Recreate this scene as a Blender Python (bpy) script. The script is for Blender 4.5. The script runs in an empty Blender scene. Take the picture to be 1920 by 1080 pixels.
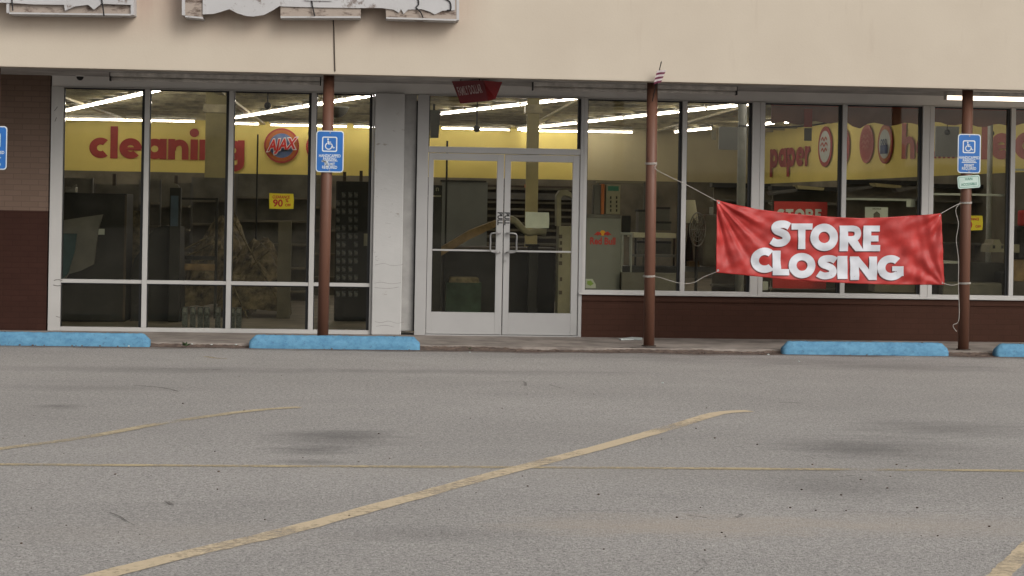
import bpy, bmesh, math, random
from mathutils import Vector, Matrix
S = bpy.context.scene
C = S.collection
rnd = random.Random(7)
# ------------------------------------------------------------------ camera
F = 3300.; TH = math.radians(4.36); RO = math.radians(1.0); CH = 1.6; D = 20.
R0 = Vector((math.cos(TH), -math.sin(TH), 0)); FW = Vector((math.sin(TH), math.cos(TH), 0)); U0 = Vector((0, 0, 1))
RV = R0*math.cos(RO) + U0*math.sin(RO); UV = -R0*math.sin(RO) + U0*math.cos(RO)
cd = bpy.data.cameras.new('camera'); cam = bpy.data.objects.new('camera', cd); C.objects.link(cam)
cd.sensor_width = 36; cd.lens = F/1920*36; cd.shift_y = -145/1920; cd.clip_end = 1000; cd.clip_start = .1
m = Matrix((RV, UV, -FW)).transposed().to_4x4(); m.translation = (0, -D, CH)
cam.matrix_world = m
S.camera = cam
# ------------------------------------------------------------------ world, sun, exposure
SUN_E, SUN_A = math.radians(33), math.radians(38)      # azimuth: to the right of the camera's back
w = bpy.data.worlds.new('World'); S.world = w; w.use_nodes = True
nt = w.node_tree; bgn = nt.nodes['Background']
sky = nt.nodes.new('ShaderNodeTexSky'); sky.sky_type = 'NISHITA'; sky.sun_disc = False
sky.sun_elevation = SUN_E; sky.sun_rotation = math.pi - SUN_A; sky.dust_density = 4; sky.air_density = 1.5
hs = nt.nodes.new('ShaderNodeHueSaturation'); hs.inputs['Saturation'].default_value = .12
nt.links.new(sky.outputs[0], hs.inputs['Color']); nt.links.new(hs.outputs[0], bgn.inputs[0])
bgn.inputs[1].default_value = .14
sl = bpy.data.lights.new('sun', 'SUN'); sl.energy = 1.0; sl.angle = math.radians(25); sl.color = (1, .93, .84)
so = bpy.data.objects.new('sun', sl); C.objects.link(so)
sd = Vector((math.sin(SUN_A)*math.cos(SUN_E), -math.cos(SUN_A)*math.cos(SUN_E), math.sin(SUN_E)))
so.rotation_euler = sd.to_track_quat('Z', 'Y').to_euler()
S.view_settings.view_transform = 'Standard'; S.view_settings.look = 'None'; S.view_settings.gamma = 1
S.view_settings.exposure = 0.0
S.render.engine = 'CYCLES'
S.cycles.use_denoising = True; S.cycles.max_bounces = 8; S.cycles.transparent_max_bounces = 16
S.cycles.sample_clamp_indirect = 6; S.cycles.caustics_reflective = False; S.cycles.caustics_refractive = False
S.cycles.filter_width = 1.5

# ------------------------------------------------------------------ helpers
def ray(u, v):
    return RV*((u-960)/F) + UV*((395-v)/F) + FW
def at(u, v, Y):                       # photo pixel -> point on the plane at depth Y
    d = ray(u, v); t = (Y+D)/d.y; return Vector((d.x*t, Y, CH+d.z*t))
def atz(u, v, z=0):                    # photo pixel -> point at height z
    d = ray(u, v); t = (z-CH)/d.z; return Vector((d.x*t, -D+d.y*t, z))
def atw(u, v):                         # photo pixel -> point on the right side wall
    d = ray(u, v); n = Vector((1, .0626, 0)); p = Vector((9.24, 21.9, 0)); o = Vector((0, -D, 0))
    t = (p-o).dot(n)/d.dot(n); return Vector((d.x*t, -D+d.y*t, CH+d.z*t))

def mat(name, col, rough=.7, amt=.12, scale=6., bump=0., bscale=60., metal=0., spec=.4, col2=None, thr=None, emit=0):
    m = bpy.data.materials.new(name); m.use_nodes = True; n = m.node_tree.nodes; l = m.node_tree.links
    b = n['Principled BSDF']; b.inputs['Roughness'].default_value = rough; b.inputs['Metallic'].default_value = metal
    b.inputs['Specular IOR Level'].default_value = spec
    tc = n.new('ShaderNodeTexCoord')
    nz = n.new('ShaderNodeTexNoise'); nz.inputs['Scale'].default_value = scale; nz.inputs['Detail'].default_value = 7
    nz.inputs['Roughness'].default_value = .6
    l.new(tc.outputs['Object'], nz.inputs['Vector'])
    r = n.new('ShaderNodeValToRGB')
    c2 = col2 if col2 else tuple(c*(1-amt*2.2) for c in col)
    lo, hi = thr if thr else (.3, .7)
    r.color_ramp.elements[0].position = lo; r.color_ramp.elements[1].position = hi
    r.color_ramp.elements[0].color = (*c2, 1)
    r.color_ramp.elements[1].color = (*(min(1, c*(1+amt*.5)) for c in col), 1)
    l.new(nz.outputs['Fac'], r.inputs['Fac']); l.new(r.outputs['Color'], b.inputs['Base Color'])
    if bump:
        n2 = n.new('ShaderNodeTexNoise'); n2.inputs['Scale'].default_value = bscale; n2.inputs['Detail'].default_value = 5
        bp = n.new('ShaderNodeBump'); bp.inputs['Strength'].default_value = bump; bp.inputs['Distance'].default_value = .01
        l.new(tc.outputs['Object'], n2.inputs['Vector']); l.new(n2.outputs['Fac'], bp.inputs['Height']); l.new(bp.outputs[0], b.inputs['Normal'])
    if emit:
        b.inputs['Emission Color'].default_value = (*col, 1); b.inputs['Emission Strength'].default_value = emit
    return m
def nodes(m): return m.node_tree.nodes, m.node_tree.links, m.node_tree.nodes['Principled BSDF']
def mixcol(n, l, fac, a, b, mode='MIX'):
    x = n.new('ShaderNodeMix'); x.data_type = 'RGBA'; x.blend_type = mode
    for i, v in ((0, fac), (6, a), (7, b)):
        if hasattr(v, 'links'): l.new(v, x.inputs[i])
        elif isinstance(v, (int, float)): x.inputs[i].default_value = v
        else: x.inputs[i].default_value = (*v, 1)
    return x.outputs[2]
def mth(n, l, op, a, b=None, clamp=False):
    x = n.new('ShaderNodeMath'); x.operation = op; x.use_clamp = clamp
    for i, v in ((0, a), (1, b)):
        if v is None: continue
        if hasattr(v, 'links'): l.new(v, x.inputs[i])
        else: x.inputs[i].default_value = v
    return x.outputs[0]
def noise(n, l, vec, scale, detail=5, rough=.6, vscale=None):
    if vscale:
        mp = n.new('ShaderNodeMapping'); mp.inputs['Scale'].default_value = vscale; l.new(vec, mp.inputs['Vector']); vec = mp.outputs[0]
    z = n.new('ShaderNodeTexNoise'); z.inputs['Scale'].default_value = scale; z.inputs['Detail'].default_value = detail
    z.inputs['Roughness'].default_value = rough; l.new(vec, z.inputs['Vector']); return z.outputs['Fac']
def ramp(n, l, fac, lo, hi, a=0., b=1.):
    x = n.new('ShaderNodeMapRange'); x.clamp = True
    l.new(fac, x.inputs[0]); x.inputs[1].default_value = lo; x.inputs[2].default_value = hi
    x.inputs[3].default_value = a; x.inputs[4].default_value = b; return x.outputs[0]

def B(): return bmesh.new()
def box(bm, x0, x1, y0, y1, z0, z1, bev=0):
    t = bmesh.new(); bmesh.ops.create_cube(t, size=1)
    for v in t.verts: v.co = Vector(((x0+x1)/2+v.co.x*abs(x1-x0), (y0+y1)/2+v.co.y*abs(y1-y0), (z0+z1)/2+v.co.z*abs(z1-z0)))
    if bev: bmesh.ops.bevel(t, geom=t.edges[:], offset=bev, segments=2, affect='EDGES', profile=.5)
    join(bm, t); return bm
def join(bm, t):
    me = bpy.data.meshes.new('t'); t.to_mesh(me); t.free(); bm.from_mesh(me); bpy.data.meshes.remove(me)
def pbox(bm, u0, v0, u1, v1, Y, dep, bev=0, floor=False):   # box whose front face spans the photo pixels at depth Y
    um, vm = (u0+u1)/2, (v0+v1)/2
    x0 = at(u0, vm, Y).x; x1 = at(u1, vm, Y).x; z1 = at(um, v0, Y).z; z0 = .06 if floor else at(um, v1, Y).z
    return box(bm, x0, x1, Y, Y+dep, z0, z1, bev)
def prism(bm, pts, dvec):                                  # closed outline of 3D points extruded along dvec
    d = Vector(dvec); a = [bm.verts.new(p) for p in pts]; b = [bm.verts.new(Vector(p)+d) for p in pts]
    n = len(pts); fs = [bm.faces.new(a), bm.faces.new(b[::-1])]
    for i in range(n): bm.faces.new((a[i], b[i], b[(i+1) % n], a[(i+1) % n]))
    bmesh.ops.recalc_face_normals(bm, faces=bm.faces[:]); bmesh.ops.triangulate(bm, faces=[f for f in fs if f.is_valid])
    return bm
def tube(bm, pts, r, seg=8, cap=True):
    pts = [Vector(p) for p in pts]; rings = []
    rr = r if isinstance(r, (list, tuple)) else [r]*len(pts)
    for i, p in enumerate(pts):
        t = (pts[min(i+1, len(pts)-1)]-pts[max(i-1, 0)]).normalized()
        a = Vector((0, 0, 1)) if abs(t.z) < .9 else Vector((0, 1, 0))
        x = t.cross(a).normalized(); y = t.cross(x)
        rings.append([bm.verts.new(p+(x*math.cos(k*2*math.pi/seg)+y*math.sin(k*2*math.pi/seg))*rr[i]) for k in range(seg)])
    for i in range(len(rings)-1):
        for k in range(seg): bm.faces.new((rings[i][k], rings[i][(k+1) % seg], rings[i+1][(k+1) % seg], rings[i+1][k]))
    if cap: bm.faces.new(rings[0][::-1]); bm.faces.new(rings[-1])
    return bm
def sheet(bm, pts): bm.faces.new([bm.verts.new(p) for p in pts]); return bm
def catmull(p, k=6):
    p = [Vector(q) for q in p]; out = []
    for i in range(len(p)-1):
        a, b, c, d = p[max(i-1, 0)], p[i], p[i+1], p[min(i+2, len(p)-1)]
        for j in range(k):
            t = j/k; out.append(.5*((2*b)+(c-a)*t+(2*a-5*b+4*c-d)*t*t+(3*b-a-3*c+d)*t*t*t))
    out.append(p[-1]); return out

def link(name, me, m):
    o = bpy.data.objects.new(name, me); C.objects.link(o)
    if m:
        for mm in (m if isinstance(m, (list, tuple)) else [m]): me.materials.append(mm)
    return o
SPLIT = {'printed_dot', 'mullion', 'anchor_pin', 'bolt', 'loose_wire', 'upright', 'crossbar', 'rail', 'hanger', 'button', 'tag', 'grommet', 'end_cap', 'shelf', 'edge_trim', 'joist', 'bracket', 'trim', 'ticket_slot', 'window_pane', 'gasket', 'inner_wall', 'edge_strip', 'jamb', 'crate_side'}
def obj(name, bm, m, parent=None, smooth=False, label=None):
    if name in SPLIT and parent:
        left = set(bm.verts); comps = []
        while left:
            stack = [left.pop()]; comp = []
            while stack:
                v = stack.pop(); comp.append(v)
                for e in v.link_edges:
                    q = e.other_vert(v)
                    if q in left: left.remove(q); stack.append(q)
            comps.append(comp)
        if len(comps) > 1:
            outs = []
            for comp in sorted(comps, key=lambda c: -len(c)):
                t = bmesh.new(); mp = {v: t.verts.new(v.co) for v in comp}
                for f in {f for v in comp for f in v.link_faces}: t.faces.new([mp[v] for v in f.verts])
                outs.append(obj1(name, t, m, parent, smooth, label))
            bm.free(); return outs[0]
    return obj1(name, bm, m, parent, smooth, label)
def obj1(name, bm, m, parent=None, smooth=False, label=None):
    me = bpy.data.meshes.new(name); bm.to_mesh(me); bm.free()
    if smooth:
        for p in me.polygons: p.use_smooth = True
    o = link(name, me, m)
    if parent:
        o.parent = parent
        if parent.parent is None: o.location = -Vector(parent.location)
    if label: o['label'] = label
    return o
def thing(name, label, cat, loc=(0, 0, 0), group=None):
    o = bpy.data.objects.new(name, None); C.objects.link(o); o.location = loc; o.empty_display_size = .1
    o['label'] = label; o['category'] = cat
    if group: o['group'] = group
    return o
def tag(o, label, cat, group=None):
    o['label'] = label; o['category'] = cat
    if group: o['group'] = group
    return o
def struct(o, kind='structure'): o['kind'] = kind; return o
def dup(root, delta, label, group=None):
    r = root.copy(); C.objects.link(r); r.location = Vector(root.location)+Vector(delta); r['label'] = label
    if group: r['group'] = group
    for ch in root.children:
        c = ch.copy(); C.objects.link(c); c.parent = r
        for g in ch.children:
            d = g.copy(); C.objects.link(d); d.parent = c
    return r

# ------------------------------------------------------------------ lettering (drawn glyphs)
def st(pts, w, smooth=True):
    p = catmull([(a, b, 0) for a, b in pts], 5) if smooth else [Vector((a, b, 0)) for a, b in pts]
    L, Rr = [], []
    for i, q in enumerate(p):
        t = (p[min(i+1, len(p)-1)]-p[max(i-1, 0)]).normalized(); nn = Vector((-t.y, t.x, 0))*w/2
        L.append(q+nn); Rr.append(q-nn)
    return [[L[i], L[i+1], Rr[i+1], Rr[i]] for i in range(len(p)-1)]
def arc(cx, cy, rx, ry, a0, a1, w, k=26):
    f = []; ra = math.radians
    for i in range(k):
        q = []
        for j, s in ((i, 1), (i+1, 1), (i+1, -1), (i, -1)):
            a = ra(a0+(a1-a0)*j/k); q.append(Vector((cx+(rx+s*w/2)*math.cos(a), cy+(ry+s*w/2)*math.sin(a), 0)))
        f.append(q)
    return f
def rc(x0, y0, x1, y1): return [[Vector((x0, y0, 0)), Vector((x1, y0, 0)), Vector((x1, y1, 0)), Vector((x0, y1, 0))]]
def pg(*p): return [[Vector((a, b, 0)) for a, b in p]]
def disc(cx, cy, r, k=20): return [[Vector((cx+r*math.cos(2*math.pi*i/k), cy+r*math.sin(2*math.pi*i/k), 0)) for i in range(k)]]
W = .30
CAP = {   # width, pieces ; height 1
 'S': (.76, [st([(.70, .78), (.56, .855), (.40, .87), (.24, .83), (.17, .72), (.24, .61), (.40, .54), (.55, .45), (.60, .31), (.52, .18), (.36, .13), (.20, .14), (.04, .23)], .29)]),
 'T': (.80, [rc(0, .76, .8, 1), rc(.265, 0, .535, .76)]),
 'O': (1.0, [arc(.5, .5, .365, .365, 0, 360, W, 36)]),
 'R': (.86, [rc(0, 0, W, 1), st([(.27, .885), (.46, .885), (.60, .83), (.65, .68), (.60, .54), (.46, .475), (.27, .475)], .23), pg((.30, .36), (.50, .40), (.64, .44), (.88, 0), (.57, 0))]),
 'E': (.66, [pg((0, 0), (.64, 0), (.64, .24), (W, .24), (W, .38), (.58, .38), (.58, .61), (W, .61), (W, .77), (.63, .77), (.63, 1), (0, 1))]),
 'C': (.82, [arc(.5, .5, .365, .365, 48, 312, W, 30)]),
 'L': (.62, [pg((0, 0), (.6, 0), (.6, .25), (W, .25), (W, 1), (0, 1))]),
 'I': (.28, [rc(0, 0, .28, 1)]),
 'N': (.92, [pg((0, 0), (W, 0), (W, .56), (.64, 0), (.92, 0), (.92, 1), (.65, 1), (.65, .45), (.29, 1), (0, 1))]),
 'G': (.95, [arc(.5, .5, .365, .365, 48, 318, W, 30), pg((.54, .36), (.54, .56), (.95, .56), (.95, .17), (.70, .12), (.70, .36))]),
}
V = .34; bowl = arc(.5, .5, .33, .33, 0, 360, V, 30)
arch = st([(.20, .45), (.24, .66), (.40, .80), (.58, .82), (.72, .70), (.76, .5)], .30)+rc(.61, 0, .91, .52)
LOW = {   # x-height 1
 'c': (.86, [arc(.5, .5, .33, .33, 50, 310, V)]), 'l': (.33, [rc(0, 0, .33, 1.56)]),
 'e': (1.0, [arc(.5, .5, .33, .33, 0, 318, V), rc(.2, .40, .97, .56)]),
 'a': (1.03, [bowl, rc(.72, 0, 1.03, 1)]), 'n': (.92, [rc(0, 0, .31, 1), arch]),
 'i': (.33, [rc(0, 0, .33, 1), disc(.165, 1.32, .21)]),
 'g': (1.03, [bowl, rc(.72, -.05, 1.03, 1), st([(.875, -.04), (.84, -.24), (.66, -.36), (.42, -.37), (.14, -.24)], .3)]),
 'p': (1.03, [bowl, rc(0, -.5, .31, 1)]), 'q': (1.03, [bowl, rc(.72, -.5, 1.03, 1)]),
 'r': (.62, [rc(0, 0, .31, 1), st([(.2, .5), (.26, .7), (.42, .82), (.62, .84)], .30)]),
 'h': (.92, [rc(0, 0, .31, 1.56), arch]), 'd': (1.03, [bowl, rc(.72, 0, 1.03, 1.56)]),
 'u': (.92, [rc(.61, 0, .92, 1), [[Vector((.91-q.x, 1-q.y, 0)) for q in f] for f in arch]]),
}
def glyph(bm, ch, fn, x0, y0, sx, sy, tbl, eps=.0012, grid=None):
    """fn(x, y, lift) -> 3D.  each piece sits a hair above the last"""
    for k, piece in enumerate(tbl[ch][1]):
        t = bmesh.new()
        for f in piece: t.faces.new([t.verts.new((x0+q.x*sx, y0+q.y*sy, 0)) for q in f])
        bmesh.ops.remove_doubles(t, verts=t.verts[:], dist=1e-5)
        bmesh.ops.triangulate(t, faces=[f for f in t.faces if len(f.verts) > 4])
        if grid:
            for ax, (a, b, nn) in enumerate(grid):
                no = (1, 0, 0) if ax == 0 else (0, 1, 0)
                for i in range(nn+1):
                    c = a+(b-a)*i/nn
                    bmesh.ops.bisect_plane(t, geom=t.verts[:]+t.edges[:]+t.faces[:], plane_co=[q*c for q in no], plane_no=no)
        for v in t.verts: v.co = fn(v.co.x, v.co.y, eps*k)
        join(bm, t)
def word(bm, txt, fn, x0, y0, h, tbl, gap=.08, eps=.004, sx=None):
    sx = sx or h; x = x0
    for ch in txt:
        if ch == ' ': x += .4*sx; continue
        glyph(bm, ch, fn, x, y0, sx, h, tbl, eps); x += (tbl[ch][0]+gap)*sx
    return x
def text_bm(txt, size, origin, xdir, ydir, bold=0., align='CENTER', sx=1.):
    cu = bpy.data.curves.new('t', 'FONT'); cu.body = txt; cu.size = size; cu.align_x = align; cu.offset = bold*size; cu.resolution_u = 3
    cu.fill_mode = 'FRONT'
    o = bpy.data.objects.new('t', cu); C.objects.link(o); bpy.context.view_layer.update()
    me = bpy.data.meshes.new_from_object(o); bm = bmesh.new(); bm.from_mesh(me)
    bpy.data.objects.remove(o); bpy.data.curves.remove(cu); bpy.data.meshes.remove(me)
    xd, yd, og = Vector(xdir), Vector(ydir), Vector(origin)
    for v in bm.verts: v.co = og+xd*v.co.x*sx+yd*v.co.y
    return bm
def flat(cx, Y, cz, sign=-1): return lambda x, y, e: Vector((cx+x, Y-e, cz+y))

# ------------------------------------------------------------------ materials
def asphalt_mat():
    m = mat('asphalt', (.2, .2, .2), .92, spec=.25); n, l, b = nodes(m)
    tc = n.new('ShaderNodeTexCoord').outputs['Object']
    big = noise(n, l, tc, .35, 6, .6, (.5, 1, 1)); med = noise(n, l, tc, 2.2, 6, .7); agg = noise(n, l, tc, 75, 3, .75)
    strk = noise(n, l, tc, 1.3, 6, .7, (.22, 3.2, 1))
    c = mixcol(n, l, ramp(n, l, big, .35, .65), (.262, .246, .230), (.318, .299, .280))
    c = mixcol(n, l, ramp(n, l, med, .35, .7, 0, .4), c, (.225, .215, .205))
    c = mixcol(n, l, ramp(n, l, strk, .60, .76, 0, .42), c, (.125, .118, .112))
    gr2 = noise(n, l, tc, 24, 4, .7); c = mixcol(n, l, ramp(n, l, gr2, .3, .7), mixcol(n, l, 1.0, c, (.77, .77, .77), 'MULTIPLY'), mixcol(n, l, 1.0, c, (1.25, 1.25, 1.25), 'MULTIPLY'))
    c = mixcol(n, l, ramp(n, l, agg, .36, .66), mixcol(n, l, 1.0, c, (.86, .86, .86), 'MULTIPLY'), mixcol(n, l, 1.0, c, (1.5, 1.5, 1.5), 'MULTIPLY'))
    g3 = noise(n, l, tc, 48, 2, .6); c = mixcol(n, l, ramp(n, l, g3, .58, .70, 0, .45), c, (.42, .40, .375)); c = mixcol(n, l, ramp(n, l, g3, .30, .42, .5, 0), c, (.13, .12, .113))
    c = mixcol(n, l, ramp(n, l, agg, .36, .44, .55, 0), c, (.075, .07, .068))
    sx = n.new('ShaderNodeSeparateXYZ'); l.new(tc, sx.inputs[0])
    wob2 = noise(n, l, tc, 2.6, 8, .8, (.55, 1.5, 1))
    def blot(c, u, v, du, dv, s, col=(.095, .09, .087)):
        p = atz(u, v); p2 = atz(u+du, v); p3 = atz(u, v+dv); rx = (p2-p).length; ry = (p3-p).length
        a = mth(n, l, 'DIVIDE', mth(n, l, 'SUBTRACT', sx.outputs[0], p.x), rx)
        bb = mth(n, l, 'DIVIDE', mth(n, l, 'SUBTRACT', sx.outputs[1], p.y), ry)
        r = mth(n, l, 'SQRT', mth(n, l, 'ADD', mth(n, l, 'MULTIPLY', a, a), mth(n, l, 'MULTIPLY', bb, bb)))
        r = mth(n, l, 'ADD', r, mth(n, l, 'MULTIPLY', mth(n, l, 'SUBTRACT', wob2, .5), 3.4))
        return mixcol(n, l, ramp(n, l, r, .15, 1.5, s, 0), c, col)
    for a in ((620, 822, 105, 16, .5), (585, 844, 70, 7, .5), (665, 817, 60, 9, .35), (110, 762, 45, 4, .5), (1640, 838, 150, 18, .45), (1760, 803, 150, 15, .4), (1590, 843, 80, 7, .35), (1560, 910, 120, 25, .3), (800, 1000, 160, 14, .25),
              (590, 866, 60, 4, .45), (330, 693, 330, 5, .34), (850, 697, 260, 4, .28), (1700, 690, 180, 5, .35), (1100, 668, 380, 5, .25),
              (1540, 680, 260, 6, .3), (160, 727, 180, 5, .25), (1390, 655, 60, 4, .3)):
        c = blot(c, *a)
    for a in ((1250, 985, 260, 17, .6, (.40, .34, .28)), (1720, 985, 330, 17, .5, (.40, .345, .29)), (330, 1000, 260, 20, .3, (.36, .32, .28)), (1000, 880, 500, 20, .2, (.36, .33, .29))):
        c = blot(c, *a)
    l.new(c, b.inputs['Base Color'])
    bp = n.new('ShaderNodeBump'); bp.inputs['Strength'].default_value = .6; bp.inputs['Distance'].default_value = .014
    l.new(mth(n, l, 'ADD', agg, mth(n, l, 'MULTIPLY', med, .8)), bp.inputs['Height']); l.new(bp.outputs[0], b.inputs['Normal'])
    return m
def paint_line_mat(name, col, wear=.5):
    m = mat(name, col, .85, spec=.3); n, l, b = nodes(m); tc = n.new('ShaderNodeTexCoord').outputs['Object']
    a = noise(n, l, tc, 26, 6, .8); big = noise(n, l, tc, 1.1, 4, .6)
    f = ramp(n, l, mth(n, l, 'ADD', a, mth(n, l, 'MULTIPLY', mth(n, l, 'SUBTRACT', big, .5), 1.5)), wear-.22, wear+.2, 0, .92)
    tr = n.new('ShaderNodeBsdfTransparent'); mx = n.new('ShaderNodeMixShader'); out = n['Material Output']
    l.new(f, mx.inputs[0]); l.new(tr.outputs[0], mx.inputs[1]); l.new(b.outputs[0], mx.inputs[2]); l.new(mx.outputs[0], out.inputs[0])
    c = mixcol(n, l, a, tuple(x*.72 for x in col), tuple(min(1, x*1.15) for x in col)); l.new(c, b.inputs['Base Color'])
    return m
def fascia_mat():
    m = mat('cream stucco', (.6, .53, .43), .95, spec=.15); n, l, b = nodes(m)
    tc = n.new('ShaderNodeTexCoord').outputs['Object']; sx = n.new('ShaderNodeSeparateXYZ'); l.new(tc, sx.inputs[0])
    big = noise(n, l, tc, .9, 4); fine = noise(n, l, tc, 40, 5, .7); run = noise(n, l, tc, 3.0, 5, .6, (1.6, 1, .22))
    c = mixcol(n, l, ramp(n, l, big, .35, .65), (.50, .435, .355), (.535, .47, .385))
    c = mixcol(n, l, ramp(n, l, fine, .3, .7, 0, .12), c, (.45, .38, .30))
    # rusty run-off staining under the old signs (left part of the wall only, fading downwards)
    z = ramp(n, l, sx.outputs[2], 3.36, 3.86); xl = ramp(n, l, sx.outputs[0], .55, 1.3, 1, 0)
    stn = mth(n, l, 'MULTIPLY', mth(n, l, 'MULTIPLY', z, xl), ramp(n, l, run, .22, .62, .3, .8))
    c = mixcol(n, l, stn, c, (.40, .29, .235))
    dr = mth(n, l, 'MULTIPLY', ramp(n, l, run, .60, .74, 0, .28), ramp(n, l, sx.outputs[2], 3.0, 3.9))
    c = mixcol(n, l, dr, c, (.34, .26, .20))
    z2 = ramp(n, l, sx.outputs[2], 3.109, 3.135, .35, 0); c = mixcol(n, l, z2, c, (.42, .36, .30))
    l.new(c, b.inputs['Base Color'])
    bp = n.new('ShaderNodeBump'); bp.inputs['Strength'].default_value = .25; bp.inputs['Distance'].default_value = .006
    l.new(fine, bp.inputs['Height']); l.new(bp.outputs[0], b.inputs['Normal'])
    return m
def brick_mat(name, c1, c2, mortar, s=1., bumps=.5, split=None):
    m = mat(name, c1, .9, spec=.2); n, l, b = nodes(m); tc = n.new('ShaderNodeTexCoord').outputs['Object']
    mp = n.new('ShaderNodeMapping'); mp.inputs['Rotation'].default_value = (math.pi/2, 0, 0); l.new(tc, mp.inputs[0])
    br = n.new('ShaderNodeTexBrick'); l.new(mp.outputs[0], br.inputs['Vector'])
    br.inputs['Scale'].default_value = 1; br.inputs['Brick Width'].default_value = .2*s; br.inputs['Row Height'].default_value = .067*s
    br.inputs['Mortar Size'].default_value = .006*s; br.inputs['Mortar Smooth'].default_value = .4
    br.inputs['Color1'].default_value = (*c1, 1); br.inputs['Color2'].default_value = (*c2, 1); br.inputs['Mortar'].default_value = (*mortar, 1)
    nz = noise(n, l, tc, 5, 6, .7); c = mixcol(n, l, ramp(n, l, nz, .3, .7, 0, .35), br.outputs[0], tuple(x*.6 for x in c1))
    if split:
        sx = n.new('ShaderNodeSeparateXYZ'); l.new(tc, sx.inputs[0])
        f = ramp(n, l, sx.outputs[2], split[0]-.004, split[0]+.004); c = mixcol(n, l, f, c, split[1], 'MIX')
        c2_ = mixcol(n, l, 1.0, br.outputs[0], split[2], 'MULTIPLY'); c = mixcol(n, l, f, c, c2_)
    l.new(c, b.inputs['Base Color'])
    bp = n.new('ShaderNodeBump'); bp.inputs['Strength'].default_value = bumps; bp.inputs['Distance'].default_value = .006; bp.invert = True
    l.new(br.outputs['Fac'], bp.inputs['Height']); l.new(bp.outputs[0], b.inputs['Normal'])
    return m
def chip_mat(name, col, dirt, thr=(.62, .70), scale=7, rough=.55, vs=(1, 1, 1), bump=.15):
    m = mat(name, col, rough, spec=.35); n, l, b = nodes(m); tc = n.new('ShaderNodeTexCoord').outputs['Object']
    a = noise(n, l, tc, scale, 8, .72, vs); s2 = noise(n, l, tc, 1.5, 5, .6)
    c = mixcol(n, l, ramp(n, l, s2, .3, .7), tuple(x*.88 for x in col), col)
    c = mixcol(n, l, ramp(n, l, a, thr[0], thr[1], 0, .9), c, dirt); l.new(c, b.inputs['Base Color'])
    bp = n.new('ShaderNodeBump'); bp.inputs['Strength'].default_value = bump; bp.inputs['Distance'].default_value = .01
    l.new(a, bp.inputs['Height']); l.new(bp.outputs[0], b.inputs['Normal']); return m
def glass_mat():
    m = bpy.data.materials.new('window glass'); m.use_nodes = True; n = m.node_tree.nodes; l = m.node_tree.links
    n.remove(n['Principled BSDF']); out = n['Material Output']
    fr = n.new('ShaderNodeFresnel'); fr.inputs[0].default_value = 1.28
    tr = n.new('ShaderNodeBsdfTransparent'); tr.inputs[0].default_value = (.91, .90, .82, 1)
    gl = n.new('ShaderNodeBsdfGlossy'); gl.inputs['Roughness'].default_value = .02
    df = n.new('ShaderNodeBsdfDiffuse'); df.inputs[0].default_value = (.5, .48, .44, 1)
    tc = n.new('ShaderNodeTexCoord').outputs['Object']; z = noise(n, l, tc, 3, 7, .7)
    d = n.new('ShaderNodeMixShader'); l.new(ramp(n, l, z, .45, .8, .002, .014), d.inputs[0]); l.new(tr.outputs[0], d.inputs[1]); l.new(df.outputs[0], d.inputs[2])
    mx = n.new('ShaderNodeMixShader'); l.new(fr.outputs[0], mx.inputs[0]); l.new(d.outputs[0], mx.inputs[1]); l.new(gl.outputs[0], mx.inputs[2])
    l.new(mx.outputs[0], out.inputs[0]); return m

M = {}
M['asphalt'] = asphalt_mat(); M['fascia'] = fascia_mat(); M['glass'] = glass_mat()
M['yline'] = paint_line_mat('worn yellow road paint', (.62, .50, .34), .345)
M['yline3'] = paint_line_mat('faded yellow road paint', (.50, .41, .27), .40); M['yline2'] = paint_line_mat('very worn yellow road paint', (.48, .39, .24), .44)
M['walk'] = mat('weathered concrete', (.25, .215, .187), .95, .22, 3, .3, 50, col2=(.15, .125, .108), thr=(.32, .62))
M['dirt'] = mat('brown dirt', (.14, .10, .078), 1, .3, 14, .8, 60, col2=(.06, .043, .036))
M['crack'] = paint_line_mat('dark crack filling', (.10, .09, .083), .47) if 0 else paint_line_mat('dark crack filling', (.11, .095, .088), .50) if 1 else mat('dark crack filling', (.07, .06, .055), 1, .3, 20)
M['soffit'] = mat('grey soffit', (.50, .48, .46), .9, .2, 3)
M['header'] = chip_mat('aged white paint', (.70, .68, .65), (.16, .13, .11), (.66, .72), 5)
M['frame'] = chip_mat('aluminium frame', (.46, .445, .425), (.15, .14, .13), (.68, .78), 9, .42, (1, 1, .5), .05)
M['doorframe'] = chip_mat('door aluminium', (.385, .375, .365), (.30, .28, .27), (.66, .8), 8, .4, (1, 1, .6), .03)
M['pillar'] = chip_mat('peeling white masonry paint', (.47, .46, .445), (.27, .24, .21), (.63, .68), 6, .8, (1, 1, 2.4), .5)
M['scuff'] = mat('dark scuff', (.24, .225, .21), .9, .3); M['sidep'] = mat('dull grey panel', (.33, .32, .305), .7, .1); M['gasket'] = mat('black gasket', (.012, .012, .012), .6, .1)
M['brick_l'] = brick_mat('two tone painted brick', (.038, .0155, .0105), (.043, .0175, .012), (.033, .0135, .0095), bumps=.3, split=(1.5, (.13, .09, .07), (3.6, 6.0, 6.6)))
M['brick_r'] = brick_mat('dark maroon painted brick', (.050, .0215, .0135), (.055, .0235, .015), (.045, .0195, .0125), bumps=.3)
M['post'] = chip_mat('rust brown paint', (.14, .064, .041), (.045, .018, .013), (.62, .70), 5, .5, (1, 1, .6), .12)
def stop_mat():
    m = chip_mat('light blue paint on concrete', (.135, .32, .47), (.065, .18, .30), (.36, .66), 10, .85, (1, 1, 1.6), .8); n, l, b = nodes(m)
    tc = n.new('ShaderNodeTexCoord').outputs['Object']; a = noise(n, l, tc, 26, 7, .8); src = b.inputs['Base Color'].links[0].from_socket
    l.new(mixcol(n, l, ramp(n, l, a, .54, .66, 0, .65), src, (.05, .10, .16)), b.inputs['Base Color'])
    return m
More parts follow.
